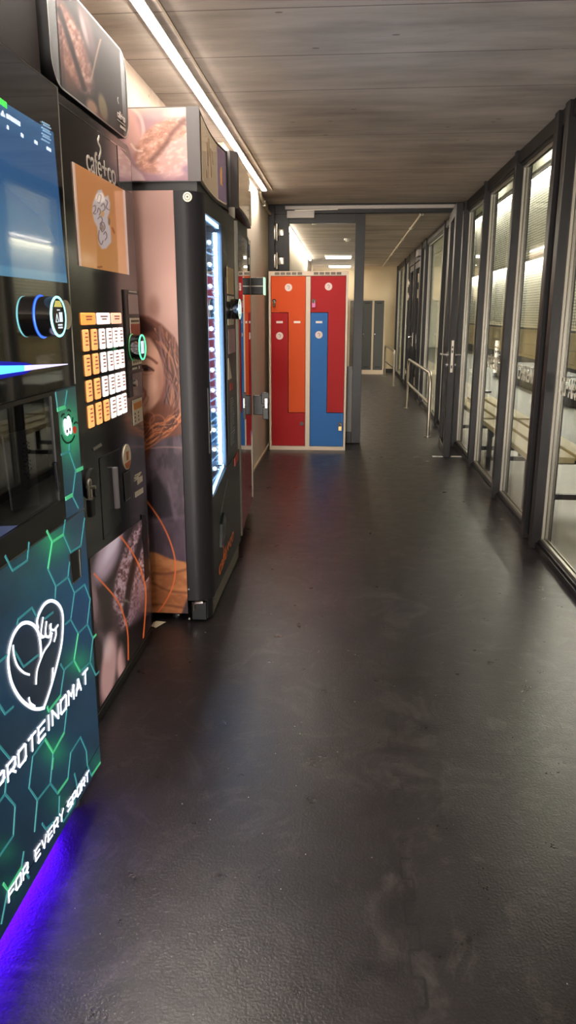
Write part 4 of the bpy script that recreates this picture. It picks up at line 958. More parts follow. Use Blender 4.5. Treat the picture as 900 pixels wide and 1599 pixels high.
for z0_, n_ in ((.985, 8), (.89, 8), (.80, 6)):
    for q in range(n_):
        w_ = .05+.05*random.random(); mb.plate_x([(3.93, z0_-.012*q-.003), (3.93+w_*1.6, z0_-.012*q-.003), (3.93+w_*1.6, z0_-.012*q+.002), (3.93, z0_-.012*q+.002)], XC+.003, .001)
mb.build('small_print', mat('grey_print', (150, 145, 140), .5), cc)
ty, tz, tx = 4.02, 1.445, XC+.002
mb = MB(); mb.cyl((tx, ty, tz), (tx+.046, ty, tz), .052, 32); rd = mb.build('card_reader', M_GLOSS, m3, True)
MB().torus((tx+.046, ty, tz), (1, 0, 0), .049, .003, 36).build('light_ring', mat('pale_ring', (200, 225, 205), .4, emit=(190, 220, 200), es=.8), rd, True)
mb = MB(); mb.plate_x([(ty-.02, tz-.024), (ty+.02, tz-.024), (ty+.02, tz+.024), (ty-.02, tz+.024)], tx+.0475, .001); mb.build('reader_screen', M_SCRW, rd)
# lower door: coin return, orange brand lettering, perforated kick grille
mb = MB(); mb.prism([(XC, 3.50, .30), (XC, 3.62, .325), (XC, 3.66, .40), (XC, 3.585, .455), (XC, 3.53, .41)], (.014, 0, 0)); cr = mb.build('coin_return', mat('green_black_plastic', (16, 26, 22), .2), dr)
mb = MB(); mb.stroke([(XC+.002, 3.56, .45), (XC+.002, 3.66, .515), (XC+.002, 3.80, .58)], (1, 0, 0), .006); mb.build('silver_stroke', M_STEEL, dr)
M_OR = mat('orange_brand_print', (196, 96, 34), .5)
font_text('brand_lettering', 'caf\u00e9+co', .075, M_OR, dr, (XC+.001, 3.47, .155), (0, 1, .10), (0, 0, 1), width=.50, bold=.01)
mb = MB(); mb.stroke([(XC+.002, 3.62, .26), (XC+.002, 3.59, .285), (XC+.002, 3.66, .315), (XC+.002, 3.68, .345)], (1, 0, 0), .018); mb.build('steam_mark', M_OR, dr)
mb = MB(); mb.planz([(-.70, SY0+.02), (-.640, SY0+.03), (-.622, SY0+.06), (-.622, SY1-.02), (-.70, SY1-.02)], .006, .100); kp = mb.build('kick_plate', M_BLACK, m3)
mb = MB(); mb.stroke([(-.621, 3.36, .055), (-.621, 4.20, .055)], (1, 0, 0), .07, .001); kg = mb.build('grille', mat('dark_grille', (30, 27, 26), .5), kp)
mb = MB()
for q in range(34):
    for r_ in range(4):
        y = 3.365+.0245*q+(.012 if r_ % 2 else 0); mb.plate_x([(y, .026+.017*r_), (y+.012, .026+.017*r_), (y+.012, .035+.017*r_), (y, .035+.017*r_)], -.6205, .0008)
mb.build('grille_holes', mat('grille_bright', (150, 138, 118), .5, .3), kg)
mb = MB(); mb.tube([(-.700, SY0-.004, .06), (-.700, SY0-.008, .088), (-.688, SY0-.008, .099), (-.655, SY0-.006, .101)], .008, 10); mb.build('hinge_pin', M_STEEL, m3, True)
mb = MB(); mb.box(-.712, -.64, SY0-.002, SY0+.02, .008, .098, .004); mb.build('corner_block', M_SHELL, m3)
c = on_y(293, 307.5, SY0); mb = MB(); mb.cyl((c.x, SY0, c.z), (c.x, SY0-.003, c.z), .019, 24); st = mb.build('round_sticker', mat('cream_sticker', (226, 216, 196)), dr, True)
mb = MB(); mb.torus((c.x, SY0-.0035, c.z), (0, 1, 0), .012, .0012, 20); mb.cyl((c.x, SY0-.003, c.z), (c.x, SY0-.004, c.z), .004, 10); mb.build('sticker_print', mat('brown_ink', (92, 60, 46)), st)
for (px_, py_) in ((279, 960), (296, 966), (295, 920)):
    c = on_y(px_, py_, SY0); MB().cyl((c.x, SY0+.004, c.z), (c.x, SY0-.003, c.z), .005, 10).build('screw', M_CHROME, m3, True)

def paint_woman(P, Q, U, V):
    p = Paint(P, Q, (150, 116, 108))
    p.mix(sstep(330, 420, Q)*.8, (184, 144, 136)); p.mix(sstep(440, 500, Q)*.5, (160, 118, 108)); p.mix(p.ell(262, 470, 26, 44, 0, .6)*.55, (204, 166, 156)); p.mix(p.ell(240, 480, 9, 16, 0, .7)*.5, (120, 78, 66))
    p.mix(sstep(520, 700, Q)*.5, (120, 84, 80))
    # hair mass, crown sweeping to the right and down
    hair = [(200, 505), (214, 492), (232, 494), (252, 506), (270, 524), (282, 548), (288, 590), (292, 650), (292, 700), (200, 720), (200, 640), (236, 630), (252, 606), (254, 582), (246, 552), (232, 536), (214, 530), (200, 528)]
    m = p.poly(hair, 3); p.mix(m, (104, 62, 50))
    p.mix(p.poly([(200, 500), (216, 494), (236, 506), (246, 516), (226, 520), (200, 524)], 4), (62, 34, 28))
    face = [(200, 530), (216, 522), (234, 528), (248, 548), (256, 574), (256, 600), (250, 622), (238, 640), (224, 652), (200, 660)]
    p.mix(p.poly(face, 3), (202, 152, 132)); p.mix(p.ell(252, 600, 7, 34, 0, .7)*.6, (150, 98, 82)); p.mix(p.ell(226, 548, 14, 14, 0, .7)*.4, (216, 164, 140)); p.mix(p.ell(236, 604, 10, 12, 0, .7)*.6, (224, 172, 152))
    p.mix(p.line([(214, 557), (226, 556), (236, 560), (245, 567)], 2.0, 1.4)*.9, (112, 64, 50))
    p.mix(p.ell(229, 576, 11, 4.2, 8, .4)*.9, (104, 60, 50)); p.mix(p.ell(228, 576.5, 4, 3, 0, .4), (38, 22, 22)); p.mix(p.line([(216, 573), (228, 571), (240, 579)], 1.2, .9), (60, 30, 26)); p.mix(p.line([(218, 584), (230, 585), (238, 583)], .9, .9)*.5, (150, 100, 84)); p.mix(p.ell(222, 577, 2, 1.4, 0, .5)*.8, (220, 200, 190))
    p.mix(p.line([(222, 606), (227, 612), (226, 620), (222, 626)], 1.6, 1.4)*.8, (150, 88, 78)); p.mix(p.line([(226, 616), (232, 622), (226, 634)], 1.0, 1.2)*.6, (160, 100, 86)); p.mix(p.ell(216, 628, 9, 5, -10, .5)*.7, (176, 96, 88))
    # hair strands in front
    rs = np.random.RandomState(5)
    for k in range(34):
        x0 = 240+rs.rand()*34; pts = [(x0, 508+rs.rand()*26+max(0, x0-256)), (256+rs.rand()*30, 556+rs.rand()*30), (258+rs.rand()*32, 610+rs.rand()*20), (250+rs.rand()*40, 664+rs.rand()*20)]
        p.mix(p.line(pts, .6+rs.rand()*.9, .7)*(.45+.4*rs.rand()), [(150, 98, 76), (80, 46, 38), (178, 122, 92), (60, 36, 36), (128, 92, 96)][k % 5])
    low_ = p.poly([(200, 655), (226, 646), (252, 628), (280, 640), (294, 660), (294, 690), (250, 700), (228, 730), (222, 800), (200, 800)], 5); p.mix(low_*.9, (112, 62, 44))
    for k in range(36):
        a = rs.rand(); pts = [(292-rs.rand()*20, 628+rs.rand()*40), (262+rs.rand()*10, 648+rs.rand()*30), (236+rs.rand()*10, 660+rs.rand()*34), (205+rs.rand()*10, 676+rs.rand()*46)]
        p.mix(p.line(pts, .6+rs.rand()*.9, .7)*(.4+.5*rs.rand()), [(196, 112, 66), (84, 44, 34), (170, 92, 58), (214, 140, 96), (66, 38, 36)][k % 5])
    for cx, cy, r_ in ((232, 652, 9), (246, 660, 12), (230, 676, 10)): p.mix(np.exp(-((np.hypot(P-cx, Q-cy)-r_)/1.2)**2)*.6, (188, 116, 80))
    p.mix(p.ell(287, 622, 6, 24, 8, .25), (196, 140, 118)); p.mix(p.ell(284, 622, 2, 22, 8, .6)*.5, (132, 84, 74))
    # knitted jumper
    jum = [(236, 700), (252, 686), (294, 676), (298, 905), (200, 880), (200, 790), (218, 770), (226, 730)]
    m = p.poly(jum, 4); p.mix(m, (78, 64, 76)); n = fbm(P*.12, Q*.05, 4); p.mix(m*sstep(.45, .65, n)*.6, (104, 88, 100)); p.mix(m*sstep(.5, .35, n)*.5, (52, 42, 52))
    p.mix(m*(.5+.5*np.sin(P*2.4+Q*.25))*.12, (130, 112, 120))
    p.mix(p.line([(236, 700), (262, 698), (292, 700)], 1.0, 1.0)*.7, (166, 130, 122)); p.mix(p.poly([(226, 760), (246, 742), (262, 770), (274, 815), (246, 812), (222, 800)], 5)*.85, (34, 27, 34)); p.mix(p.poly([(200, 700), (224, 700), (228, 780), (200, 800)], 5)*.85, (40, 24, 24))
    p.mix(p.line([(274, 815), (268, 780), (262, 752)], 2, 2)*.4, (126, 110, 124)); p.mix(p.poly([(200, 815), (300, 810), (300, 905), (200, 880)], 6)*.55, (66, 50, 62)); p.mix(p.line([(236, 815), (262, 810), (294, 806)], 3, 3)*.4, (112, 94, 108))
    # folded hands at the bottom
    hand = [(200, 858), (240, 862), (270, 874), (300, 880), (300, 970), (200, 970)]
    m = p.poly(hand, 2); p.mix(m, (178, 112, 70)); n = fbm(P*.05, Q*.09, 4); p.mix(m*sstep(.45, .7, n)*.5, (204, 140, 92)); p.mix(m*sstep(.5, .3, n)*.5, (138, 78, 48))
    for st in ([(200, 905), (236, 910), (262, 922), (296, 926)], [(200, 872), (228, 886), (238, 905)], [(240, 895), (262, 896), (296, 888)], [(206, 946), (250, 944), (290, 950)]): p.mix(p.line(st, 1.6, 2.2)*.6, (96, 52, 34))
    p.mix(p.poly([(284, 958), (296, 925), (300, 970)], 2)*.85, (46, 38, 48))
    p.mix(p.line([(229, 782), (250, 812), (266, 846), (274, 880), (270, 915), (256, 944), (244, 958)], 1.1, .8), (232, 116, 64))
    return p.C
a, b_, c_, d_ = (-1.30, .039), (-.730, .039), (-.728, 1.914), (-1.30, 1.914)
print_panel('portrait_print', (a[0], SY0, a[1]), (b_[0], SY0, b_[1]), (c_[0], SY0, c_[1]), (d_[0], SY0, d_[1]), 260, 420, paint_woman, print_mat('satin_print', 0.35), m3)
# topper with wavy front; the posters' glow stands in for reflected light
def wave(y0, y1, n=14, x0=-.640, dip=-.675, x1=-.658): return [(x0+(dip-x0)*math.sin(min(1.0, 1.35*i/n)*math.pi/2)+(x1-dip)*max(0, (i/n-.72)/.28), y0+(y1-y0)*i/n) for i in range(n+1)]
wv = wave(3.425, 4.315)
mb = MB(); mb.planz([(-1.02, 3.40), (-.634, 3.40)]+wv+[(-1.02, 4.315)], 1.968, 2.258); sg = mb.build('top_sign', mat('grey_sign_frame', (74, 68, 68), .4), m3, True, 30)
mb = MB(); mb.planz([(-1.0, 3.41), (-.655, 3.415), (-.695, 4.28), (-1.0, 4.28)], 1.912, 1.968); mb.build('sign_mount', M_BLACK, sg)
def paint_bean_side(P, Q, U, V):
    p = Paint(P, Q, (150, 116, 122)); p.mix(sstep(190, 165, Q)*.8, (196, 172, 150)); p.mix(sstep(240, 282, Q)*.5, (120, 90, 104))
    p.mix(p.ell(205, 205, 15, 40, -14, .4), (190, 146, 138)); p.mix(p.line([(204, 168), (218, 180), (224, 202), (222, 226)], 2.5, 2)*.6, (216, 184, 176))
    p.mix(p.ell(246, 178, 22, 9, 0, .6)*.8, (150, 136, 136)); p.mix(p.ell(276, 175, 18, 8, -10, .6)*.8, (206, 182, 160))
    m = p.ell(257, 228, 52, 36, -38, .1); p.mix(m, (176, 128, 112)); n = fbm(P*.16+Q*.05, Q*.22, 5); p.mix(m*sstep(.5, .8, n)*.6, (214, 178, 162)); p.mix(m*sstep(.5, .25, n)*.6, (132, 92, 82)); p.grain(.10, .8, .8, 3, m)
    m2_ = p.ell(278, 246, 38, 26, -42, .2); p.mix(m2_*.8, (184, 146, 142)); p.mix(m2_*sstep(.5, .7, n)*.4, (206, 176, 172))
    p.mix(p.line([(288, 188), (270, 206), (258, 226), (246, 240), (236, 250)], 4, 4)*.75, (92, 64, 58)); p.mix(p.line([(280, 190), (292, 196), (300, 206)], 2, 1.5)*.7, (104, 74, 70))
    p.mix(p.poly([(204, 256), (222, 272), (228, 284), (200, 284)], 3)*.7, (206, 176, 172)); p.mix(p.ell(292, 264, 7, 6, 0, .6)*.6, (104, 82, 110)); p.mix(p.line([(205, 225), (212, 234), (222, 236)], 1.6, 1)*.7, (224, 196, 186)); return p.C
print_panel('bean_print', (-1.01, 3.399, 1.972), (-.690, 3.399, 1.972), (-.690, 3.399, 2.254), (-1.01, 3.399, 2.254), 190, 130, paint_bean_side, print_mat('gloss_print', 0.3, 0, 0.1), sg)
mb = MB(); front = wv[1:-1]
for (xa, ya), (xb, yb) in zip(front[:-1], front[1:]): mb.prism([(xa+.003, ya, 1.985), (xb+.003, yb, 1.985), (xb+.003, yb, 2.242), (xa+.003, ya, 2.242)], (-.0025, 0, 0))
pf = mb.build('poster', mat('beige_poster_glow', (188, 160, 124), .10, coat=.5, emit=(188, 160, 124), es=.42), sg, True)
mb = MB()
for (xa, ya), (xb, yb) in zip(front[9:-1], front[10:]): mb.prism([(xa+.0045, ya, 1.99), (xb+.0045, yb, 1.99), (xb+.0045, yb, 2.238), (xa+.0045, ya, 2.238)], (-.0015, 0, 0))
mb.build('poster_picture', mat('mauve_poster_glow', (122, 98, 116), .12, coat=.5, emit=(122, 98, 116), es=.42), pf)
mb = MB()
xa, ya = front[10]; mb.prism([(xa+.007, ya, 2.07), (xa+.007, ya+.07, 2.06), (xa+.007, ya+.09, 2.13), (xa+.007, ya+.05, 2.17), (xa+.007, ya, 2.14)], (-.0015, 0, 0)); mb.build('poster_accent', mat('orange_poster_glow', (206, 146, 60), .3, emit=(206, 146, 60), es=.35), pf)
mb = MB()
for q, (i_, z_, h_) in enumerate(((3, 2.08, .1), (4, 2.13, .08), (5, 2.05, .13), (2, 2.02, .03), (6, 2.12, .06))):
    xa, ya = front[i_]; mb.prism([(xa+.006, ya, z_), (xa+.006, ya+.03, z_), (xa+.005, ya+.025, z_+h_), (xa+.005, ya+.006, z_+h_)], (-.001, 0, 0))
mb.build('poster_print', mat('brown_poster_glow', (146, 118, 90), .3, emit=(146, 118, 90), es=.3), pf)

# ================================================================== SECOND GLASS FRONT MACHINE
m4 = thing('glass_front_vending_machine', 'narrow looking glass front vending machine with a silver door edge, last before the concrete pillar', 'vending machine', (-1.15, 4.85, 0.0))
FY0, FY1 = 4.33, 5.40; XM = -.622
def bow(y): return XM-.05*max(0.0, (y-4.45)/.92)**1.6
ys = [FY0+.012+(FY1-FY0-.012)*i/12 for i in range(13)]
mb = MB(); mb.box(-1.62, -.72, FY0, FY1, .06, 1.90, .006); mb.build('body', M_SHELL, m4)
for fx, fy in ((-.78, FY0+.05), (-.80, FY1-.08), (-1.5, FY0+.06), (-1.5, FY1-.08)):
    mb = MB(); mb.cyl((fx, fy, 0), (fx, fy, .065), .025, 12); mb.build('foot', M_BLACK, m4)
mb = MB(); mb.planz([(bow(y)-.012, y) for y in ys]+[(-.72, FY1), (-.72, FY0+.012)], .105, .60); mb.planz([(bow(y)-.012, y) for y in ys]+[(-.72, FY1), (-.72, FY0+.012)], 1.862, 1.915)
mb.planz([(bow(FY1-.10)-.012, FY1-.10), (bow(FY1)-.012, FY1), (-.72, FY1), (-.72, FY1-.10)], .60, 1.862); dr = mb.build('door', mat('charcoal_metal', (52, 50, 54)), m4, True, 30)
mb = MB(); mb.planz([(-.69, FY0-.001), (-.632, FY0-.001), (-.618, FY0+.006), (-.614, FY0+.018), (-.622, FY0+.030), (-.69, FY0+.030)], .11, 1.915); mb.build('edge_profile', mat('silver_profile', (176, 174, 172), .3, .85), dr, True, 30)
mb = MB()
for ya, yb in zip(ys[:-2], ys[1:-1]): mb.prism([(bow(ya), ya, .60), (bow(yb), yb, .60), (bow(yb), yb, 1.865), (bow(ya), ya, 1.865)], (-.004, 0, 0))
mb.build('window_glass', glass_mat('dark_mirror_glass', (.35, .38, .40), .10, .85, 2.2), dr, True)
mb = MB(); mb.prism([(bow(4.4)-.002, 4.39, .105), (bow(5.3)-.004, 5.33, .105), (bow(5.3)-.004, 5.33, .595), (bow(4.4)-.002, 4.39, .595)], (-.005, 0, 0)); mb.build('lower_glass', mat('dark_red_gloss', (46, 24, 24), .10, coat=.4), dr)
mb = MB(); mb.stroke([(bow(FY1-.1)+.002, FY1-.10, .12), (bow(FY1-.1)+.002, FY1-.10, 1.90)], (1, 0, 0), .018, .004); mb.build('edge_seal', M_BEAD, dr)
mb = MB(); mb.box(-.72, -.715, FY0+.03, FY1-.1, .6, 1.86); mb.build('cavity_back', mat('dark_interior', (14, 14, 16)), m4)
mb = MB(); mb.stroke([(bow(4.36)-.006, 4.365, 1.845), (bow(5.2)-.006, 5.25, 1.845)], (1, 0, 0), .03); mb.build('light_panel', mat('cool_led_panel', (200, 225, 255)), dr)
mb = MB(); mb.stroke([(bow(4.4)-.004, 4.39, .612), (bow(5.2)-.004, 5.25, .612)], (1, 0, 0), .02); mb.build('lower_light', mat('cool_edge', (190, 215, 240)), dr)
mb = MB(); mb.box(-.70, -.575, 5.30, 5.385, 1.55, 1.66, .004); rd = mb.build('card_reader', M_BLACK, m4)
mb = MB(); mb.box(-.578, -.570, 5.296, 5.389, 1.546, 1.664, .003); mb.build('light_ring', mat('pale_green_ring', (190, 235, 200), .4, emit=(180, 235, 195), es=.9), rd)
MB().box(-.70, -.574, 5.2985, 5.300, 1.602, 1.607).build('reader_line', M_BEAD, rd)
mb = MB(); mb.box(-.66, -.560, 5.325, 5.36, .72, .86, .004); mb.box(-.60, -.545, 5.31, 5.35, .80, .88, .004); mb.box(-.59, -.55, 5.31, 5.35, .69, .78, .004); hk = mb.build('lock_bracket', mat('black_plastic', (22, 21, 22)), m4)
mb = MB(); mb.box(-.575, -.555, 5.305, 5.312, .77, .84, .002); mb.build('lock_latch', M_STEEL, hk)
mb = MB(); mb.planz([(-1.02, FY0+.02), (-.650, FY0+.02), (-.612, FY0+.05)]+[(bow(y)+.004, y) for y in ys[2:]]+[(-1.02, FY1)], 1.985, 2.272); sg = mb.build('top_sign', mat('grey_sign_frame', (74, 68, 68)), m4, True, 30)
mb = MB()
for ya, yb in zip(ys[1:-1], ys[2:]): mb.prism([(bow(ya)+.008, ya, 2.0), (bow(yb)+.008, yb, 2.0), (bow(yb)+.008, yb, 2.258), (bow(ya)+.008, ya, 2.258)], (-.003, 0, 0))
mb.build('poster', mat('beige_poster_glow', (188, 160, 124)), sg, True)  # emission in this poster imitates reflections on its glossy front
MB().box(-1.0, -.69, FY0+.04, FY1-.05, 1.915, 1.985).build('sign_mount', M_BLACK, sg)
mb = MB(); mb.cyl((-.645, FY0+.02, 1.93), (-.645, FY0+.02, 1.985), .018, 16); mb.build('hinge_cap', mat('white_plastic', (225, 220, 212)), m4, True)

# ================================================================== COLOURED Z LOCKERS
LY, LX0, LX1, LZ = 7.95, -.812, .004, 1.842
lk = thing('z_locker', 'cream metal locker with orange, red and blue L-shaped doors standing before the glass door', 'locker', ((LX0+LX1)/2, LY+.22, 0))
M_CRM = mat('cream_metal', (222, 202, 180), .45)
mb = MB(); t = .022
xm = (LX0+LX1)/2
mb.box(LX0, LX0+t, LY, LY+.44, 0, LZ, .002); mb.box(LX1-t, LX1, LY, LY+.44, 0, LZ, .002); mb.box(xm-.024, xm+.024, LY, LY+.44, .04, LZ-.05, .002)
mb.box(LX0+t, LX1-t, LY, LY+.44, 0, .042, .002); mb.box(LX0+t, LX1-t, LY, LY+.44, LZ-.045, LZ, .002); mb.box(LX0+t, LX1-t, LY+.43, LY+.44, .04, LZ-.04)
lb = mb.build('cabinet', M_CRM, lk)
mb = MB()
for x0 in (LX0+.065, xm+.055):
    for q in range(5): mb.box(x0+.058*q, x0+.058*q+.048, LY-.0015, LY+.01, LZ-.036, LZ-.010)
mb.build('vent_slot', mat('vent_grey', (120, 108, 96), .6), lb)
M_OR2 = mat('orange_lacquer', (216, 80, 26), .55, spec=.25); M_RD = mat('red_lacquer', (166, 20, 24), .55, spec=.25); M_BL = mat('blue_lacquer', (46, 108, 178), .55, spec=.25); M_RD2 = mat('bright_red_lacquer', (172, 24, 28), .55, spec=.25)
M_DISC = mat('pale_disc', (238, 214, 206), .5); M_GINK = mat('grey_ink', (110, 100, 100), .5)
def ldoor(side, upper, m):
    x0 = (LX0+t+.004) if side == 0 else (xm+.028); x1 = (xm-.028) if side == 0 else (LX1-t-.004); xc = (x0+x1)/2; g = .003
    zt, zu, zl, zb = LZ-.049, 1.435, .405, .046
    if upper: pts = [(x0, zu+g), (x0, zt), (x1, zt), (x1, zl+g), (xc+g, zl+g), (xc+g, zu+g)]
    else: pts = [(x0, zu-g), (xc-g, zu-g), (xc-g, zl-g), (x1, zl-g), (x1, zb), (x0, zb)]
    mb = MB(); mb.prism([(x, LY+.004, z) for x, z in pts], (0, .02, 0)); d = mb.build('door', m, lk)
    cx, cz = ((x0+.179, 1.683+.008*side) if upper else (x0+.086, 1.20+.012*side))
    mb = MB(); mb.cyl((cx, LY+.004, cz), (cx, LY+.001, cz), .038, 28); n = mb.build('number_disc', M_DISC, d, True)
    mb = MB(); mb.stroke([(cx-.012, LY, cz+.010), (cx-.002, LY, cz+.018), (cx+.010, LY, cz+.008), (cx+.002, LY, cz-.016)], (0, -1, 0), .005, .0008); mb.build('number_print', M_GINK, n)
    px = x0+.086 if not upper else x1-.086
    mb = MB(); mb.box(px-.034, px+.034, LY+.001, LY+.004, 1.328, 1.350, .001)
    mb.build('name_plate', (mat('white_plate', (240, 226, 216), .4) if not (upper and side == 1) else m), d)
    lx, lz = (x0+.030, 1.55) if upper else (x1-.032, .285)
    mb = MB(); mb.cyl((lx, LY+.004, lz), (lx, LY-.006, lz), .021, 20); mb.cyl((lx, LY-.004, lz), (lx, LY-.014, lz), .010, 12); mb.build('hasp', mat('dark_lock', (44, 30, 28), .3, .6), d, True)
    return lx, lz
sp = [ldoor(0, True, M_OR2), ldoor(0, False, M_RD), ldoor(1, True, M_RD2), ldoor(1, False, M_BL)]
def padlock(x, y, z, m, label, w=.030, h=.036, group=None):
    r = thing('padlock', label, 'padlock', (x, y, z-.02-h))
    mb = MB(); mb.box(x-w/2, x+w/2, y-.008, y+.008, z-.02-h, z-.02, .003); mb.build('lock_case', m, r)
    k = w*.32; mb = MB(); mb.tube([(x-k, y, z-.021), (x-k, y, z-.004)]+[(x-k*math.cos(a), y, z-.004+k*math.sin(a)) for a in np.linspace(.3, math.pi-.3, 7)]+[(x+k, y, z-.004), (x+k, y, z-.021)], .0035, 8); mb.build('shackle', M_STEEL, r, True)
padlock(sp[0][0], LY-.018, sp[0][1], mat('dark_brass', (84, 54, 36), .35, .6), 'dark padlock hanging on the orange upper locker door')
padlock(sp[2][0], LY-.018, sp[2][1], mat('pink_lock', (214, 100, 170), .35), 'pink padlock hanging on the red upper locker door', .036, .046)
padlock(sp[3][0], LY-.018, sp[3][1], mat('brass', (206, 176, 110), .35, .5), 'brass padlock on the blue locker door', .036, .048)
# padlock on the coffee machine
c = on_x(140, 790, CX+.03)
r = thing('padlock', 'black bodied padlock with a long shackle on the coffee machine door', 'padlock', (CX+.034, c.y, c.z-.03))
mb = MB(); mb.box(CX+.024, CX+.044, c.y-.018, c.y+.018, c.z-.035, c.z+.025, .004); mb.build('lock_case', mat('black_rubber', (30, 30, 32), .5), r)
k = .012; mb = MB(); mb.tube([(CX+.034, c.y-k, c.z+.022), (CX+.034, c.y-k, c.z+.075)]+[(CX+.034, c.y-k*math.cos(a), c.z+.075+k*math.sin(a)) for a in np.linspace(.3, math.pi-.3, 7)]+[(CX+.034, c.y+k, c.z+.075), (CX+.034, c.y+k, c.z+.022)], .0045, 10); mb.build('shackle', M_CHROME, r, True)
mb = MB(); mb.cyl((CX+.02, c.y+.012, c.z+.06), (CX+.05, c.y+.012, c.z+.06), .006, 10); mb.build('hasp_pin', M_STEEL, r, True)

# ================================================================== HANDRAILS
def handrail(x0, y0, x1, y1, h, hm, label):
    r = thing('handrail', label, 'handrail', ((x0+x1)/2, (y0+y1)/2, 0)); q = .10
    top = []
    def at(s_, z): return (x0+(x1-x0)*s_, y0+(y1-y0)*s_, z)
    L = abs(y1-y0); e = q/L
    pts = [at(0, .004), at(0, h-q)]+[at(e*(1-math.cos(a)), h-q+q*math.sin(a)) for a in np.linspace(.3, math.pi/2, 5)]+[at(1-e*(1-math.sin(a)), h-q+q*math.cos(a)) for a in np.linspace(0, math.pi/2-.3, 5)]+[at(1, h-q), at(1, .004)]
    mb = MB(); mb.tube(pts, .021, 14); mb.build('top_rail', M_STEEL, r, True)
    mb = MB(); mb.tube([at(.006, hm), at(.994, hm)], .018, 12); mb.build('middle_rail', M_STEEL, r, True)
    for s_ in (0, 1):
        mb = MB(); p = Vector(at(s_, 0)); mb.cyl(p, p+Vector((0, 0, .008)), .045, 20); mb.build('floor_flange', M_STEEL, r, True)
handrail(.99, 8.98, .955, 11.8, .745, .39, 'nearer brushed steel handrail just beyond the open door leaf')
handrail(.965, 15.47, .90, 17.9, .70, .36, 'farther steel handrail near the grey lockers')

# ================================================================== GREY LOCKERS AT THE FAR END
M_GR = mat('slate_lacquer', (74, 76, 76), .42)
def grey_locker(x0, x1, label):
    r = thing('grey_locker', label, 'locker', ((x0+x1)/2, 18.85, 0), 'grey lockers at the far wall'); y = 18.6; h = 1.76; xm_ = (x0+x1)/2
    mb = MB(); mb.box(x0, x0+.025, y, y+.5, 0, h); mb.box(x1-.025, x1, y, y+.5, 0, h); mb.box(xm_-.022, xm_+.022, y, y+.5, .1, h-.03); mb.box(x0+.025, x1-.025, y, y+.5, 0, .10); mb.box(x0+.025, x1-.025, y, y+.5, h-.03, h); mb.box(x0+.025, x1-.025, y+.49, y+.5, .1, h-.03); mb.build('cabinet', M_CRM, r)
    for a, b in ((x0+.027, xm_-.024), (xm_+.024, x1-.027)):
        mb = MB(); mb.box(a, b, y+.004, y+.02, .103, h-.033, .002); d = mb.build('door', M_GR, r)
        mb = MB(); mb.box(a+.05, b-.05, y+.001, y+.005, h-.10, h-.075); mb.box(a+.05, b-.05, y+.001, y+.005, .16, .185); mb.build('vent_slot', M_BLACK, d)
        mb = MB(); mb.cyl((a+.03, y+.004, .95), (a+.03, y-.012, .95), .014, 12); mb.build('knob', M_CHROME, d, True)
grey_locker(.335, .90, 'rightmost grey door locker against the far wall, next to the handrail')
grey_locker(-.24, .325, 'middle grey door locker against the far wall, seen beside the glass door post')
grey_locker(-.83, -.25, 'leftmost grey door locker against the far wall, mostly hidden by the coloured lockers')

# ================================================================== BENCHES BEHIND THE GLASS
M_PINE = mat('pale_pine', (222, 204, 156), .5, var=.10, vscale=3.0)
def bench(y0, y1, label):
    r = thing('bench', label, 'bench', (1.55, (y0+y1)/2, 0), 'pine benches behind the glass'); z = .45
    for x0 in (1.305, 1.475, 1.645):
        MB().box(x0, x0+.135, y0, y1, z-.045, z, .006).build('plank', M_PINE, r)
    for yy in (y0+.18, y1-.25):
        mb = MB(); 
        for xx in (1.32, 1.74): mb.box(xx, xx+.04, yy, yy+.04, 0, z-.085)
        mb.box(1.32, 1.78, yy, yy+.04, z-.085, z-.046); mb.box(1.36, 1.74, yy, yy+.04, .10, .14); mb.build('leg_frame', M_FRAME, r)
bench(5.28, 7.22, 'nearer pine plank bench behind the glass, its sawn ends towards the viewer')
bench(7.34, 9.26, 'farther pine plank bench behind the glass, end to end with the nearer one')

# net in front of the hall wall
mb = MB()
for q in range(62): mb.box(4.84, 4.844, 5.5, 33, 1.06+.064*q, 1.072+.064*q)
for q in range(200): mb.box(4.846, 4.850, 5.5+.1375*q, 5.513+.1375*q, 1.05, 5.0)
mb.box(4.84, 4.86, 5.5, 33, 5.0, 5.05); mb.box(4.84, 4.86, 5.5, 33, 1.0205, 1.06)
nt_ = mb.build('ball_net', mat('dark_cord', (52, 52, 45), .8)); tag(nt_, 'fine square mesh net hung along the hall wall behind the glass', 'net', kind='stuff')
mb = MB()
for yy in (9, 13.5, 18, 22.5, 27): mb.box(4.80, 4.84, yy, yy+.12, 0, 5.9)
for k, yy in enumerate((9, 13.5, 18, 22.5, 27)):
    o = MB().box(4.75, 4.825, yy, yy+.12, 0, 5.99, .004).build('trim_%d' % (40+k), mat('pale_green_post', (184, 190, 160), .6)); structure(o)
mb.bm.free()
# dark cushioned box by the hall wall and a slim barrier post
for k, (yy, L) in enumerate(((12.0, 1.9), (14.2, 1.9), (16.4, 1.9))):
    o = MB().box(3.5, 4.4, yy, yy+L, 0, .32, .03, 3).build('gym_mat', mat('dark_mat', (44, 46, 46), .6)); o2 = tag(o, ('nearest dark grey gym mat on the hall floor beyond the benches', 'middle dark grey gym mat of the row on the hall floor', 'farthest dark grey gym mat of the row on the hall floor')[k], 'gym mat', 'dark gym mats in the hall')
t_ = thing('barrier_post', 'slim dark barrier post standing in the hall behind the glass', 'post', (2.55, 14.4, 0))
mb = MB(); mb.cyl((2.55, 14.4, .02), (2.55, 14.4, 1.25), .035, 14); mb.build('pole', M_BLACK, t_, True); mb = MB(); mb.cyl((2.55, 14.4, 0), (2.55, 14.4, .03), .18, 24); mb.build('base', M_BLACK, t_, True)

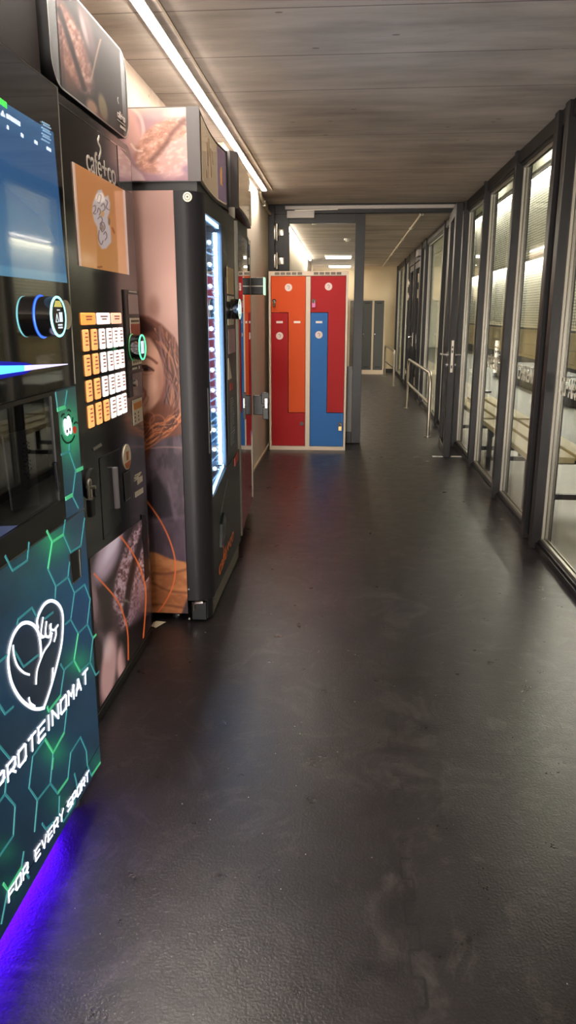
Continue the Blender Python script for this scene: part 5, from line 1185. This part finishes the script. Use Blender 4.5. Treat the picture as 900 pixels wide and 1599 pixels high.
# lettering on the panes
M_WL = bpy.data.materials.new('white_vinyl'); M_WL.use_nodes = True; nt_w = M_WL.node_tree; nt_w.nodes.clear()
o_ = nt_w.nodes.new('ShaderNodeOutputMaterial'); a_ = nt_w.nodes.new('ShaderNodeAddShader'); d_w = nt_w.nodes.new('ShaderNodeBsdfDiffuse'); t_w = nt_w.nodes.new('ShaderNodeBsdfTranslucent')
d_w.inputs['Color'].default_value = (.42, .40, .36, 1); t_w.inputs['Color'].default_value = (.55, .53, .46, 1)
nt_w.links.new(d_w.outputs[0], a_.inputs[0]); nt_w.links.new(t_w.outputs[0], a_.inputs[1]); nt_w.links.new(a_.outputs[0], o_.inputs['Surface'])
win = [o for o in S.objects if o.name.startswith('window_')]
for nm, y_hi, y_lo in (('window_4', 4.47, 3.98), ('window_5', 5.62, 5.15), ('window_6', 6.85, 6.4)):
    wn = bpy.data.objects[nm]; mb = MB(); tmp = WL.get(wn.name)
    m_ = MB()
    L = letters_x(m_, 'CFARENA', 0.0, 0.0, y_hi-y_lo, 0, 0, .085, .017, gap=.35)
    for v in m_.bm.verts: v.co = Vector((GX+.0372+v.co.x, y_hi-v.co.y, 0.975+v.co.z))
    m_.build('window_lettering', M_WL, wn)

# ================================================================== SMALL THINGS
t_ = thing('ceiling_conduit', 'thin pale conduit pipe running along the ceiling beyond the glass door', 'pipe', (.82, 14, CEIL-.02))
mb = MB(); mb.tube([(.822, 8.6, CEIL-.016), (.822, 19.15, CEIL-.016)], .013, 10); mb.build('pipe', mat('pale_conduit', (200, 186, 160), .5), t_, True)
for q in range(7): MB().box(.80, .844, 9.2+1.5*q, 9.23+1.5*q, CEIL-.032, CEIL).build('clip', M_BEAD, t_)
for k, (x, y, l) in enumerate(((-.43, 9.9, 'round smoke detector on the ceiling just beyond the glass door'), (-.02, 12.2, 'smoke detector on the ceiling farther beyond the glass door'))):
    t_ = thing('smoke_detector', l, 'smoke detector', (x, y, CEIL), 'smoke detectors'); mb = MB(); mb.cyl((x, y, CEIL), (x, y, CEIL-.02), .055, 24); mb.build('base', M_WHITE, t_, True); mb = MB(); mb.cyl((x, y, CEIL-.02), (x, y, CEIL-.045), .042, 24, .028); mb.build('sensor_head', mat('cream_sticker', (226, 216, 196)), t_, True)
t_ = thing('cable_pipe', 'short bent pale cable pipe at the top of the concrete pillar by the door', 'pipe', (-.84, 7.6, 2.45))
mb = MB(); mb.tube([(-.842, 7.50, CEIL-.01), (-.842, 7.58, CEIL-.05), (-.842, 8.20, CEIL-.085), (-.83, 8.36, CEIL-.10)], .014, 10); mb.build('pipe', mat('pale_conduit', (200, 186, 160)), t_, True)
MB().box(-.857, -.828, 7.85, 7.88, CEIL-.09, CEIL-.04).build('clip', M_BEAD, t_)
c = on_z(247, 978); mb = MB(); mb.prism([(c.x-.05, c.y+.01, .002), (c.x-.005, c.y-.025, .002), (c.x+.03, c.y+.035, .008), (c.x-.02, c.y+.05, .004)], (0, 0, .0012))
tag(mb.build('paper_scrap', mat('paper', (206, 196, 172), .7)), 'small torn pale paper scrap on the floor between the coffee and snack machines', 'paper')
for k, (px, l) in enumerate(((684, 'white metal floor bolt plate left of the open door leaf'), (713, 'white metal floor bolt plate right of the open door leaf'))):
    c = on_z(px, 713); t_ = thing('floor_plate', l, 'floor plate', (c.x, c.y, 0), 'floor plates by the door leaf'); MB().box(c.x-.055, c.x+.055, c.y-.02, c.y+.02, 0, .006, .002).build('plate', mat('white_plastic', (225, 220, 212)), t_); mb = MB(); mb.cyl((c.x, c.y, .006), (c.x, c.y, .009), .008, 10); mb.build('screw', M_STEEL, t_, True)
rs = random.Random(3); bmx = MB()
for q in range(90):
    x = rs.uniform(-.7, 1.1); y = 1.0+6.5*rs.random()**1.6; s_ = rs.uniform(.0012, .0032)
    bmx.prism([(x, y, .0005), (x+s_, y+s_*.4, .0005), (x+s_*.3, y+s_*1.3, .0005)], (0, 0, .001))
tag(bmx.build('floor_crumbs', mat('pale_crumb', (190, 182, 170), .7)), 'tiny pale crumbs and grit scattered over the dark rubber floor', 'grit', kind='stuff')
c = on_z(419, 761); mb = MB(); mb.prism([(c.x-.02, c.y-.01, .001), (c.x, c.y-.02, .001), (c.x+.03, c.y, .004), (c.x+.01, c.y+.012, .006)], (0, 0, .003)); tag(mb.build('dry_leaf', mat('dark_leaf', (36, 24, 20), .7)), 'tiny dark dry leaf on the floor in front of the lockers', 'leaf')
